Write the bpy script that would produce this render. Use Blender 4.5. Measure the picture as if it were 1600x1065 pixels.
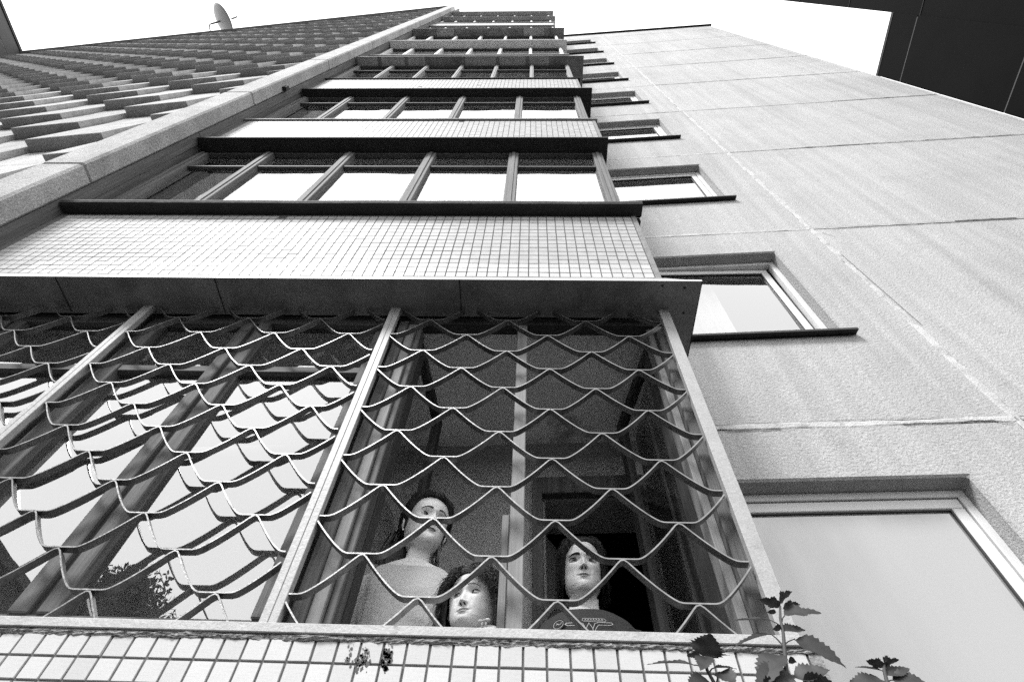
import bpy, bmesh, math, random
import numpy as np
from mathutils import Vector, Matrix, noise
random.seed(7); np.random.seed(7)
SC = bpy.context.scene
COL = SC.collection
for o in list(bpy.data.objects): bpy.data.objects.remove(o)

# ------------------------------------------------------------------ camera, sky, sun, exposure
EYE = 1.5                                            # camera height above the ground
cam_d = bpy.data.cameras.new('camera'); cam = bpy.data.objects.new('camera', cam_d); COL.objects.link(cam)
right = Vector((0.9995076, 0.0071576, 0.0305503)); up = Vector((-0.0104619, -0.8419028, 0.5395278)); fwd = Vector((-0.0295821, 0.5395818, 0.8414134))
M = Matrix((right, up, -fwd)).transposed().to_4x4(); M.translation = (0, 0, EYE); cam.matrix_world = M
cam_d.sensor_fit = 'HORIZONTAL'; cam_d.sensor_width = 36; cam_d.lens = 895.28/1600*36
cam_d.clip_start = 0.02; cam_d.clip_end = 2000
SC.camera = cam

SUN_ELEV, SUN_AZ = math.radians(52), math.radians(-38)    # azimuth: from -Y (behind the camera) towards -X
world = bpy.data.worlds.new('World'); SC.world = world; world.use_nodes = True
wt = world.node_tree; bgn = wt.nodes['Background']
sky = wt.nodes.new('ShaderNodeTexSky'); sky.sky_type = 'NISHITA'; sky.sun_disc = False
sky.sun_elevation = SUN_ELEV; sky.sun_rotation = math.radians(180+38); sky.air_density = 2.0; sky.dust_density = 4.0; sky.ozone_density = 0.5
bw = wt.nodes.new('ShaderNodeRGBToBW')
mix = wt.nodes.new('ShaderNodeMix'); mix.data_type = 'FLOAT'; mix.inputs[0].default_value = 0.88; mix.inputs[3].default_value = 20.0   # cloud cover evens the sky out
wt.links.new(sky.outputs[0], bw.inputs[0]); wt.links.new(bw.outputs[0], mix.inputs[2]); wt.links.new(mix.outputs[0], bgn.inputs[0])
bgn.inputs[1].default_value = 0.05

sun_d = bpy.data.lights.new('sun', 'SUN'); sun = bpy.data.objects.new('sun', sun_d); COL.objects.link(sun)
sun_d.energy = 2.3; sun_d.angle = math.radians(16); sun_d.color = (1, 1, 1); sun_d.cycles.use_multiple_importance_sampling = False   # light through cloud: no disc to mirror
sdir = Vector((math.cos(SUN_ELEV)*math.sin(SUN_AZ), -math.cos(SUN_ELEV)*math.cos(SUN_AZ), math.sin(SUN_ELEV)))
sun.location = sdir*40; sun.rotation_euler = sdir.to_track_quat('Z', 'Y').to_euler()

SC.view_settings.view_transform = 'Standard'; SC.view_settings.look = 'None'
SC.view_settings.gamma = 1; SC.view_settings.use_curve_mapping = False
SC.view_settings.exposure = 1.45
SC.render.engine = 'CYCLES'
SC.cycles.use_denoising = False; SC.cycles.max_bounces = 7; SC.cycles.diffuse_bounces = 3; SC.cycles.glossy_bounces = 4; SC.cycles.transparent_max_bounces = 10

# ------------------------------------------------------------------ materials (the photograph is black and white)
def nd(t, k, **kw):
    n = t.nodes.new('ShaderNode'+k)
    for a, v in kw.items(): setattr(n, a, v)
    return n
def mat(name, col, rough=0.7, var=0.0, var_scale=3.0, bump=0.0, bump_scale=80.0, stretch=(1, 1, 1), speck=0.0, speck_scale=300, metal=0.0, rnd=0.0, spec=0.4, dirt=None, streak=0.0):
    m = bpy.data.materials.new(name); m.use_nodes = True; t = m.node_tree
    b = t.nodes['Principled BSDF']; b.inputs['Roughness'].default_value = rough; b.inputs['Metallic'].default_value = metal
    b.inputs['Specular IOR Level'].default_value = spec
    tc = nd(t, 'TexCoord'); mp = nd(t, 'Mapping'); mp.inputs['Scale'].default_value = stretch
    t.links.new(tc.outputs['Object'], mp.inputs[0])
    val = None
    def mul(a, bsock):
        n = nd(t, 'Math', operation='MULTIPLY'); t.links.new(bsock, n.inputs[1])
        if isinstance(a, float): n.inputs[0].default_value = a
        else: t.links.new(a, n.inputs[0])
        return n.outputs[0]
    cur = float(col)
    if var > 0:
        n1 = nd(t, 'TexNoise'); n1.inputs['Scale'].default_value = var_scale; n1.inputs['Detail'].default_value = 9; n1.inputs['Roughness'].default_value = 0.62
        t.links.new(mp.outputs[0], n1.inputs[0])
        r = nd(t, 'MapRange'); r.inputs[1].default_value = 0.3; r.inputs[2].default_value = 0.7; r.inputs[3].default_value = 1-var; r.inputs[4].default_value = 1+var
        t.links.new(n1.outputs[0], r.inputs[0]); cur = mul(cur, r.outputs[0])
    if speck > 0:
        n2 = nd(t, 'TexNoise'); n2.inputs['Scale'].default_value = speck_scale; n2.inputs['Detail'].default_value = 3
        t.links.new(mp.outputs[0], n2.inputs[0])
        r = nd(t, 'MapRange'); r.inputs[1].default_value = 0.32; r.inputs[2].default_value = 0.68; r.inputs[3].default_value = 1-speck; r.inputs[4].default_value = 1+speck
        t.links.new(n2.outputs[0], r.inputs[0]); cur = mul(cur, r.outputs[0])
    if dirt:
        sc, lo, hi, dv = dirt
        n3 = nd(t, 'TexNoise'); n3.inputs['Scale'].default_value = sc; n3.inputs['Detail'].default_value = 8; n3.inputs['Roughness'].default_value = 0.7
        t.links.new(mp.outputs[0], n3.inputs[0])
        r = nd(t, 'MapRange'); r.inputs[1].default_value = lo; r.inputs[2].default_value = hi; r.inputs[3].default_value = 1.0; r.inputs[4].default_value = dv
        t.links.new(n3.outputs[0], r.inputs[0]); cur = mul(cur, r.outputs[0])
    if streak > 0:                                   # rain streaks running down the face
        mp2 = nd(t, 'Mapping'); mp2.inputs['Scale'].default_value = (7, 7, 0.22); t.links.new(tc.outputs['Object'], mp2.inputs[0])
        n5 = nd(t, 'TexNoise'); n5.inputs['Scale'].default_value = 1.0; n5.inputs['Detail'].default_value = 8; n5.inputs['Roughness'].default_value = 0.65; t.links.new(mp2.outputs[0], n5.inputs[0])
        r = nd(t, 'MapRange'); r.inputs[1].default_value = 0.38; r.inputs[2].default_value = 0.72; r.inputs[3].default_value = 1.06; r.inputs[4].default_value = 1-streak
        t.links.new(n5.outputs[0], r.inputs[0]); cur = mul(cur, r.outputs[0])
    if rnd > 0:
        oi = nd(t, 'ObjectInfo'); r = nd(t, 'MapRange'); r.inputs[3].default_value = 1-rnd; r.inputs[4].default_value = 1+rnd*0.4
        t.links.new(oi.outputs['Random'], r.inputs[0]); cur = mul(cur, r.outputs[0])
    if isinstance(cur, float): b.inputs['Base Color'].default_value = (col, col, col, 1)
    else: t.links.new(cur, b.inputs['Base Color'])
    if bump > 0:
        n4 = nd(t, 'TexNoise'); n4.inputs['Scale'].default_value = bump_scale; n4.inputs['Detail'].default_value = 6; n4.inputs['Roughness'].default_value = 0.65
        t.links.new(mp.outputs[0], n4.inputs[0])
        bp = nd(t, 'Bump'); bp.inputs['Strength'].default_value = bump; bp.inputs['Distance'].default_value = 0.01
        t.links.new(n4.outputs[0], bp.inputs['Height']); t.links.new(bp.outputs[0], b.inputs['Normal'])
    return m
MT = {}
MT['stucco'] = mat('stucco', 0.35, 0.92, 0.11, 0.8, 1.0, 60, speck=0.20, speck_scale=130, dirt=(1.6, 0.50, 0.72, 0.80), streak=0.16, spec=0.15)
MT['mortar'] = mat('mortar', 0.42, 0.95, 0.18, 9, 0.8, 90, speck=0.2, dirt=(14, 0.5, 0.65, 0.7), spec=0.1)
MT['render_trim'] = mat('render_trim', 0.25, 0.9, 0.08, 5, 0.25, 60, speck=0.08)
MT['pier'] = mat('pier_concrete', 0.30, 0.9, 0.18, 4, 0.9, 60, speck=0.30, speck_scale=110, dirt=(2.4, 0.5, 0.75, 0.65))
MT['relief'] = mat('relief_concrete', 0.39, 0.95, 0.12, 4, 0.9, 40, speck=0.20, speck_scale=90, dirt=(3.5, 0.52, 0.74, 0.55), rnd=0.18, streak=0.2, spec=0.1)
MT['tile'] = mat('glazed_tile', 0.40, 0.45, 0.05, 20, 0.05, 60, rnd=0.11, spec=0.2, speck=0.06, dirt=(7, 0.6, 0.75, 0.75))
MT['tile_sheet'] = mat('glazed_tile_sheet', 0.31, 0.5, 0.13, 12, 0.05, 60, spec=0.15)
MT['grout'] = mat('grout', 0.085, 0.95, 0.3, 30, 0.3, 120)
MT['parapet_paint'] = mat('parapet_paint', 0.33, 0.7, 0.06, 4)
MT['cement'] = mat('cement_edge', 0.19, 0.95, 0.25, 20, 0.6, 90)
MT['crumble'] = mat('crumbling_mortar', 0.22, 0.95, 0.45, 45, 0.9, 120, dirt=(60, 0.5, 0.6, 0.35))
MT['tar'] = mat('tarred_sheet', 0.017, 0.75, 0.35, 8, 0.4, 40)
MT['soffit'] = mat('weathered_sheet', 0.20, 0.6, 0.30, 5, 0.15, 30, speck=0.12, speck_scale=160, dirt=(3, 0.5, 0.7, 0.55))
MT['soffit_light'] = mat('painted_sheet', 0.75, 0.7, 0.12, 6)
MT['soffit_mid'] = mat('grey_sheet', 0.38, 0.7, 0.2, 4)
MT['galv'] = mat('galvanised_edge', 0.5, 0.4, 0.1, 10)
MT['post_paint'] = mat('post_paint', 0.27, 0.5, 0.10, 14, 0.2, 60, speck=0.12, speck_scale=220)
MT['bar_paint'] = mat('bar_paint', 0.19, 0.36, 0.25, 30, 0.15, 90, metal=0.72, dirt=(25, 0.55, 0.7, 0.6))
MT['sill_paint'] = mat('sill_paint', 0.31, 0.6, 0.10, 15, 0.3, 80, speck=0.12, dirt=(12, 0.58, 0.7, 0.5))
MT['wood'] = mat('weathered_wood', 0.085, 0.75, 0.45, 1.0, 0.5, 4.0, stretch=(38, 38, 1.6), dirt=(0.6, 0.5, 0.75, 0.6))
MT['wood_pale'] = mat('pale_wood', 0.16, 0.7, 0.22, 1.0, 0.3, 4.0, stretch=(34, 34, 1.4))
MT['wood_dark'] = mat('dark_wood', 0.03, 0.7, 0.35, 1.0, 0.3, 4.0, stretch=(34, 34, 1.4))
MT['wood_h'] = mat('rail_wood', 0.06, 0.7, 0.35, 1.0, 0.3, 4.0, stretch=(1.4, 34, 34))
MT['frame_white'] = mat('white_frame', 0.52, 0.5, 0.06, 6)
MT['gasket'] = mat('dark_gasket', 0.03, 0.6)
MT['plaster'] = mat('ceiling_plaster', 0.850, 0.9, 0.10, 3, 0.2, 50, dirt=(2.2, 0.58, 0.68, 0.45))
MT['floor_paint'] = mat('floor_paint', 0.28, 0.6, 0.2, 3)
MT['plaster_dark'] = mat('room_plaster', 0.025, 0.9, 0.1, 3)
MT['curtain'] = mat('curtain_cloth', 0.35, 0.9, 0.12, 1, stretch=(60, 60, 1))
MT['wing_dark'] = mat('wing_cladding', 0.006, 0.95, 0.2, 0.7, 0.2, 30, spec=0.05)
MT['wing_grey'] = mat('wing_grey', 0.075, 0.9, 0.1, 0.5, 0.2, 20)
MT['wing_joint'] = mat('wing_joint', 0.06, 0.9)
MT['house'] = mat('house_render', 0.02, 0.9, 0.1, 1)
MT['dish'] = mat('dish_sheet', 0.3, 0.5, 0.08, 4)
MT['dark_metal'] = mat('dark_metal', 0.04, 0.5)
MT['skin'] = mat('skin', 0.62, 0.62, 0.07, 14, 0.10, 420, spec=0.18, speck=0.05, speck_scale=260)
MT['lip'] = mat('lips', 0.17, 0.5)
MT['brow'] = mat('brow_hair', 0.022, 0.8)
MT['lip_pale'] = mat('pale_lips', 0.30, 0.5)
MT['skin_child'] = mat('child_skin', 0.46, 0.62, 0.07, 14, 0.10, 420, spec=0.18, speck=0.05, speck_scale=260)
MT['lid'] = mat('eyelid_skin', 0.24, 0.7, 0.05, 30, spec=0.1)
MT['iris'] = mat('iris', 0.035, 0.25)
MT['hair'] = mat('dark_hair', 0.008, 0.45, 0.4, 1.0, 0.6, 6, stretch=(30, 30, 3))
MT['hair_brown'] = mat('brown_hair', 0.016, 0.45, 0.4, 1.0, 0.6, 6, stretch=(26, 26, 4))
MT['top_grey'] = mat('grey_jersey', 0.44, 0.95, 0.06, 6, 0.9, 16, speck=0.08, speck_scale=500)
MT['top_dark'] = mat('dark_jersey', 0.04, 0.95, 0.08, 6, 0.9, 16, speck=0.08, speck_scale=500)
MT['top_white'] = mat('white_jersey', 0.42, 0.95, 0.04, 6, 0.9, 16, speck=0.08, speck_scale=500)
MT['print_white'] = mat('shirt_ink', 0.4, 0.8)
MT['print_black'] = mat('shirt_ink_black', 0.006, 0.8)
MT['trousers'] = mat('trousers', 0.03, 0.95)
MT['earring'] = mat('earring', 0.8, 0.2, metal=0.8)
MT['bark'] = mat('bark', 0.05, 0.95, 0.4, 6, 0.8, 20, stretch=(3, 3, 0.6))
MT['ground'] = mat('lawn', 0.028, 0.95, 0.3, 1.5, 0.5, 30)
MT['stem'] = mat('plant_stem', 0.045, 0.7, 0.15, 30)

def leaf_mat(name, col, trans, var=0.2):
    m = bpy.data.materials.new(name); m.use_nodes = True; t = m.node_tree; t.nodes.clear()
    out = nd(t, 'OutputMaterial'); d = nd(t, 'BsdfPrincipled'); d.inputs['Roughness'].default_value = 0.6
    tr = nd(t, 'BsdfTranslucent'); mx = nd(t, 'MixShader'); mx.inputs[0].default_value = trans
    n1 = nd(t, 'TexNoise'); n1.inputs['Scale'].default_value = 60; n1.inputs['Detail'].default_value = 6
    tc = nd(t, 'TexCoord'); t.links.new(tc.outputs['Object'], n1.inputs[0])
    r = nd(t, 'MapRange'); r.inputs[1].default_value = 0.3; r.inputs[2].default_value = 0.7; r.inputs[3].default_value = col*(1-var); r.inputs[4].default_value = col*(1+var)
    t.links.new(n1.outputs[0], r.inputs[0]); t.links.new(r.outputs[0], d.inputs['Base Color']); t.links.new(r.outputs[0], tr.inputs[0])
    t.links.new(d.outputs[0], mx.inputs[1]); t.links.new(tr.outputs[0], mx.inputs[2]); t.links.new(mx.outputs[0], out.inputs[0])
    return m
MT['leaf'] = leaf_mat('leaf', 0.020, 0.30, 0.45)
MT['crown'] = leaf_mat('crown_leaf', 0.012, 0.15)

def glass_mat(name, refl, tint, rough=0.0, wave=0.0012, film=0.0):
    m = bpy.data.materials.new(name); m.use_nodes = True; t = m.node_tree; t.nodes.clear()
    out = nd(t, 'OutputMaterial'); g = nd(t, 'BsdfGlossy'); g.inputs['Color'].default_value = (1, 1, 1, 1); g.inputs['Roughness'].default_value = rough
    tr = nd(t, 'BsdfTransparent'); tr.inputs[0].default_value = (tint, tint, tint, 1)
    ge = nd(t, 'NewGeometry'); dt = nd(t, 'VectorMath', operation='DOT_PRODUCT'); t.links.new(ge.outputs['Incoming'], dt.inputs[0]); t.links.new(ge.outputs['Normal'], dt.inputs[1])
    ab = nd(t, 'Math', operation='ABSOLUTE'); t.links.new(dt.outputs['Value'], ab.inputs[0])          # Schlick's term, the same from both sides of the pane
    om = nd(t, 'Math', operation='SUBTRACT'); om.inputs[0].default_value = 1.0; t.links.new(ab.outputs[0], om.inputs[1])
    fr = nd(t, 'Math', operation='POWER'); t.links.new(om.outputs[0], fr.inputs[0]); fr.inputs[1].default_value = 4.0
    mr = nd(t, 'MapRange'); mr.inputs[3].default_value = refl; mr.inputs[4].default_value = 1.0
    t.links.new(fr.outputs[0], mr.inputs[0])
    mx = nd(t, 'MixShader'); t.links.new(mr.outputs[0], mx.inputs[0]); t.links.new(tr.outputs[0], mx.inputs[1]); t.links.new(g.outputs[0], mx.inputs[2])
    tc = nd(t, 'TexCoord'); n4 = nd(t, 'TexNoise'); n4.inputs['Scale'].default_value = 3.0; n4.inputs['Detail'].default_value = 1
    t.links.new(tc.outputs['Object'], n4.inputs[0])
    bp = nd(t, 'Bump'); bp.inputs['Strength'].default_value = 1.0; bp.inputs['Distance'].default_value = wave
    t.links.new(n4.outputs[0], bp.inputs['Height']); t.links.new(bp.outputs[0], g.inputs['Normal'])
    last = mx.outputs[0]
    if film > 0:
        d = nd(t, 'BsdfDiffuse'); d.inputs[0].default_value = (0.32, 0.32, 0.32, 1); m2 = nd(t, 'MixShader')
        mp = nd(t, 'Mapping'); mp.inputs['Scale'].default_value = (5, 5, 1.3); mp.inputs['Rotation'].default_value = (0, 0.5, 0); t.links.new(tc.outputs['Object'], mp.inputs[0])
        nf = nd(t, 'TexNoise'); nf.inputs['Scale'].default_value = 1.4; nf.inputs['Detail'].default_value = 7; nf.inputs['Roughness'].default_value = 0.6; t.links.new(mp.outputs[0], nf.inputs[0])
        rf = nd(t, 'MapRange'); rf.inputs[1].default_value = 0.3; rf.inputs[2].default_value = 0.7; rf.inputs[3].default_value = film*0.75; rf.inputs[4].default_value = min(1, film*1.25)
        t.links.new(nf.outputs[0], rf.inputs[0]); t.links.new(rf.outputs[0], m2.inputs[0])
        t.links.new(last, m2.inputs[1]); t.links.new(d.outputs[0], m2.inputs[2]); last = m2.outputs[0]
    t.links.new(last, out.inputs[0])
    return m
MT['glass'] = glass_mat('window_glass', 0.28, 0.80)
MT['glass_film'] = glass_mat('filmed_glass', 0.30, 0.2, 0.12, 0.0, 0.55)
MT['glass_clear'] = glass_mat('clear_glass', 0.07, 0.88, 0.0, 0.001)

# ------------------------------------------------------------------ mesh helpers.  Heights below are measured from the camera; EYE lifts them
class MB:
    def __init__(s): s.v = []; s.f = []
    def add(s, vs, fs):
        k = len(s.v); s.v += [tuple(p) for p in vs]; s.f += [tuple(i+k for i in f) for f in fs]; return s
    def box(s, x0, x1, y0, y1, z0, z1, f=None):
        c = [(x, y, z) for z in (z0, z1) for y in (y0, y1) for x in (x0, x1)]
        if f: c = [f(*p) for p in c]
        return s.add(c, [(0, 2, 3, 1), (4, 5, 7, 6), (0, 1, 5, 4), (2, 6, 7, 3), (0, 4, 6, 2), (1, 3, 7, 5)])
    def quad(s, a, b, c, d): return s.add([a, b, c, d], [(0, 1, 2, 3)])
    def tube(s, pts, rad, n=8, cap=True):
        pts = [Vector(p) for p in pts]
        if not hasattr(rad, '__len__'): rad = [rad]*len(pts)
        ring = []; prev = None
        for i, p in enumerate(pts):
            d = (pts[min(i+1, len(pts)-1)]-pts[max(i-1, 0)]).normalized()
            if prev is None:
                a = Vector((0, 0, 1)) if abs(d.z) < 0.9 else Vector((1, 0, 0)); u = d.cross(a).normalized()
            else: u = (prev-d*prev.dot(d)).normalized()
            prev = u; w = d.cross(u)
            ring.append([p+(u*math.cos(2*math.pi*k/n)+w*math.sin(2*math.pi*k/n))*rad[i] for k in range(n)])
        vs = [q for r in ring for q in r]; fs = []
        for i in range(len(pts)-1):
            for k in range(n):
                k2 = (k+1) % n; fs.append((i*n+k, i*n+k2, (i+1)*n+k2, (i+1)*n+k))
        if cap: fs.append(tuple(range(n))[::-1]); fs.append(tuple((len(pts)-1)*n+k for k in range(n)))
        return s.add(vs, fs)
    def ell(s, c, r, nu=16, nv=10, rot=None):
        vs = []; fs = []
        for j in range(nv+1):
            t = math.pi*j/nv
            for i in range(nu):
                a = 2*math.pi*i/nu; p = Vector((r[0]*math.sin(t)*math.cos(a), r[1]*math.sin(t)*math.sin(a), r[2]*math.cos(t)))
                if rot: p = rot @ p
                vs.append(p+Vector(c))
        for j in range(nv):
            for i in range(nu): fs.append((j*nu+i, (j+1)*nu+i, (j+1)*nu+(i+1) % nu, j*nu+(i+1) % nu))
        return s.add(vs, fs)
    def mesh(s, name, m, off=(0, 0, 0), smooth=False):
        me = bpy.data.meshes.new(name)
        me.from_pydata([(p[0]-off[0], p[1]-off[1], p[2]-off[2]) for p in s.v], [], s.f)
        if m: me.materials.append(m)
        me.validate(); me.update()
        bm = bmesh.new(); bm.from_mesh(me); bmesh.ops.recalc_face_normals(bm, faces=bm.faces); bm.to_mesh(me); bm.free()
        if smooth:
            for p in me.polygons: p.use_smooth = True
        return me
    def build(s, name, m, parent=None, smooth=False, lift=True, bevel=0.0):
        w = Vector((0, 0, 0)); p = parent
        while p is not None: w += p.location; p = p.parent
        off = (w.x, w.y, w.z-(EYE if lift else 0))
        me = s.mesh(name, m, off, smooth)
        o = bpy.data.objects.new(name, me); COL.objects.link(o); o.parent = parent
        if bevel > 0:
            b = o.modifiers.new('edge', 'BEVEL'); b.width = bevel; b.segments = 1; b.limit_method = 'ANGLE'
        return o
def thing(name, label, cat, loc=(0, 0, 0), group=None):
    o = bpy.data.objects.new(name, None); COL.objects.link(o); o.location = loc; o.empty_display_size = 0.2
    tag(o, label, cat, group); return o
def tag(o, label, cat, group=None, kind=None):
    if label: o['label'] = label
    if cat: o['category'] = cat
    if group: o['group'] = group
    if kind: o['kind'] = kind
    return o
def copy_to(src, parent, loc, rot=None):
    c = src.copy(); COL.objects.link(c); c.parent = parent; c.location = loc
    if rot is not None: c.rotation_euler = rot
    return c
def project(p):
    d = Vector((p[0], p[1], p[2])); z = d.dot(fwd)           # camera-relative point
    if z < 0.05: return None
    return (800+895.28*d.dot(right)/z, 532.5-895.28*d.dot(up)/z, z)

# ------------------------------------------------------------------ ground
g = MB().quad((-150, -150, -EYE), (150, -150, -EYE), (150, 150, -EYE), (-150, 150, -EYE)).build('ground', MT['ground']); g['kind'] = 'structure'

# ------------------------------------------------------------------ the apartment building
FL = 2.79
TH = 0.0614216; UV = Vector((math.cos(TH), -math.sin(TH), 0)); NV = Vector((math.sin(TH), math.cos(TH), 0))
def wp(u, o, z): p = UV*u+NV*(2.25-o); return (p.x, p.y, z)       # facade coordinates: u along, o outwards, z up
BLD = thing('apartment_building', 'nine-storey concrete panel apartment block with a stack of glazed balconies, filling the picture', 'apartment building', (0, 2.2, 0))

def panel(u0, u1, z0, z1, holes, name='wall_panel', m='stucco', th=0.28, jit=0.0):
    us = sorted(set([u0, u1]+[h[0] for h in holes]+[h[1] for h in holes])); zs = sorted(set([z0, z1]+[h[2] for h in holes]+[h[3] for h in holes]))
    us = [u for u in us if u0 <= u <= u1]; zs = [z for z in zs if z0 <= z <= z1]
    def solid(i, j):
        if i < 0 or j < 0 or i >= len(us)-1 or j >= len(zs)-1: return False
        cu, cz = (us[i]+us[i+1])/2, (zs[j]+zs[j+1])/2
        return not any(h[0] < cu < h[1] and h[2] < cz < h[3] for h in holes)
    b = MB(); W = len(us); n = W*len(zs)
    b.v = [wp(u, 0, z) for z in zs for u in us]+[wp(u, -th, z) for z in zs for u in us]
    ix = lambda i, j, k: k*n+j*W+i
    for j in range(len(zs)-1):
        for i in range(len(us)-1):
            if not solid(i, j): continue
            b.f.append((ix(i, j, 0), ix(i+1, j, 0), ix(i+1, j+1, 0), ix(i, j+1, 0)))
            b.f.append((ix(i, j, 1), ix(i, j+1, 1), ix(i+1, j+1, 1), ix(i+1, j, 1)))
            for di, dj, a, c in ((-1, 0, (0, 0), (0, 1)), (1, 0, (1, 0), (1, 1)), (0, -1, (0, 0), (1, 0)), (0, 1, (0, 1), (1, 1))):
                if not solid(i+di, j+dj):
                    A = (i+a[0], j+a[1]); C = (i+c[0], j+c[1])
                    b.f.append((ix(*A, 0), ix(*C, 0), ix(*C, 1), ix(*A, 1)))
    return b.build(name, MT[m], BLD, bevel=0.012)
JU, CU = 2.565, 6.95                       # vertical joint, right-hand corner
WU0, WU1 = 0.62, 2.063                     # window opening
GAP = 0.012
zj = [-EYE-0.3]+[2.515+FL*k for k in range(-1, 9)]+[26.2]
for k in range(len(zj)-1):
    z0, z1 = zj[k]+GAP, zj[k+1]-GAP
    lint = 4.836+FL*(k-2) if k != 1 else 2.11
    sill = 3.43+FL*(k-2)
    holes = []
    if 1 <= k <= 9 and k-2 >= -1: holes = [(WU0, WU1, sill, lint)]
    if k == 0: holes = []
    if 1 <= k <= 9: holes.append((-0.05, 0.46, -0.2+FL*(k-1), 2.02+FL*(k-1)))
    panel(-3.6, JU-GAP, z0, z1, holes)
    panel(JU+GAP, CU, z0, z1, [])
# joint filler behind the gaps and the smeared light mortar over them
fill = MB()
for k in range(1, len(zj)-1): fill.box(-3.6, CU-0.01, -0.2, -0.02, zj[k]-0.05, zj[k]+0.05, wp)
fill.box(JU-0.05, JU+0.05, -0.2, -0.02, -EYE, 26.1, wp)
fill.build('joint_filler', MT['grout'], BLD)
def smear(a, b_, w, name, m='mortar', o=0.004, seed=0, gaps=(), amp=0.5):
    # irregular band of mortar from a=(u,z) to b=(u,z)
    rs = random.Random(seed); n = max(8, int(((a[0]-b_[0])**2+(a[1]-b_[1])**2)**0.5/0.05)); mb = MB()
    du, dz = b_[0]-a[0], b_[1]-a[1]; L = math.hypot(du, dz); nu, nz = -dz/L, du/L; rows = []
    for i in range(n+1):
        t = i/n; u, z = a[0]+du*t, a[1]+dz*t
        wa = w*(1+amp*(noise.noise((t*L*3, seed*3.1, 0))+0.6*noise.noise((t*L*14, seed, 1)))); wb = w*(1+amp*(noise.noise((t*L*3, seed*3.1, 7))+0.6*noise.noise((t*L*14, seed, 8))))
        j = 0.006*noise.noise((t*L*9, seed, 4))
        rows.append([(u+nu*wa, 0, z+nz*wa), (u+nu*wa*0.6, o, z+nz*wa*0.6), (u-nu*wb*0.6, o, z-nz*wb*0.6), (u-nu*wb, 0, z-nz*wb)])
    for i in range(n):
        if any(g0 <= i/n <= g1 for g0, g1 in gaps):
            if mb.v: mb.build(name, MT[m], BLD); mb = MB()
            continue
        p, q = rows[i], rows[i+1]
        for c in range(3): mb.quad(wp(p[c][0], p[c][1], p[c][2]), wp(p[c+1][0], p[c+1][1], p[c+1][2]), wp(q[c+1][0], q[c+1][1], q[c+1][2]), wp(q[c][0], q[c][1], q[c][2]))
    if mb.v: mb.build(name, MT[m], BLD)
smear((JU, -1.4), (JU, 26.0), 0.026, 'mortar_band', seed=1, amp=0.75)
for k in range(2, 10):
    z = zj[k]; rs = random.Random(k)
    smear((0.5, z+0.003), (JU, z-0.003), 0.024, 'mortar_band', seed=10+k, gaps=())
    gg = [(a, a+rs.uniform(0.05, 0.25)) for a in [rs.uniform(0.1, 0.9) for _ in range(2)]] if k > 2 else [(0.3, 0.42)]
    smear((JU+0.02, z), (CU, z), 0.016, 'mortar_band', seed=30+k, gaps=gg, m='mortar' if k < 4 else 'stucco')
smear((CU-0.03, -1.4), (CU-0.03, 26.1), 0.028, 'mortar_band', seed=55, amp=0.2)
def crack(pts, w, seed):
    mb = MB(); P = []
    for i in range(len(pts)-1):
        (u0, z0), (u1, z1) = pts[i], pts[i+1]; L = math.hypot(u1-u0, z1-z0); n = max(3, int(L/0.012))
        for k in range(n):
            t = k/n; s = (u0+(u1-u0)*t); P.append((s, z0+(z1-z0)*t+0.010*noise.noise((s*11, seed, 0))+0.006*noise.noise((s*40, seed, 3))))
    for i in range(len(P)-1):
        wa = w*max(0.12, 0.6+1.1*noise.noise((P[i][0]*7, seed, 9))); wb = w*max(0.12, 0.6+1.1*noise.noise((P[i+1][0]*7, seed, 9)))
        vert = abs(P[i+1][1]-P[i][1]) > abs(P[i+1][0]-P[i][0])
        dx, dz = (wa, 0) if vert else (0, wa)
        mb.quad(wp(P[i][0], 0.0065, P[i][1]), wp(P[i+1][0], 0.0065, P[i+1][1]), wp(P[i+1][0]+dx, 0.0065, P[i+1][1]+dz), wp(P[i][0]+dx, 0.0065, P[i][1]+dz))
    mb.build('crack', MT['gasket'], BLD)
crack([(0.80, 2.475), (1.30, 2.485)], 0.010, 1); crack([(1.95, 2.492), (2.42, 2.50), (2.53, 2.47)], 0.009, 2)
crack([(0.85, 2.535), (2.2, 2.545)], 0.004, 3); crack([(2.64, 2.53), (2.9, 2.50)], 0.006, 4)
crack([(2.75, 5.27), (4.6, 5.28)], 0.009, 5); crack([(4.0, 5.31), (6.2, 5.30)], 0.008, 51)
crack([(2.62, 5.19), (2.70, 5.09)], 0.010, 52); crack([(2.58, 4.7), (2.60, 3.5)], 0.006, 53)
crack([(3.6, 8.10), (6.8, 8.10)], 0.016, 6); crack([(5.1, 10.88), (6.9, 10.89)], 0.022, 7); crack([(2.4, 13.68), (6.2, 13.67)], 0.02, 8); crack([(1.0, 10.88), (2.5, 10.87)], 0.012, 9)
crack([(3.4, 16.46), (6.9, 16.46)], 0.022, 12); crack([(2.9, 19.25), (6.9, 19.25)], 0.022, 13)
cp = MB().box(-0.6, CU+0.06, -0.35, 0.07, 26.2, 26.30, wp); cp.build('roof_coping', MT['tar'], BLD)
MB().box(-3.6, CU-0.02, -9.0, -0.29, 26.0, 26.19, wp).build('roof_slab', MT['cement'], BLD)

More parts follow.
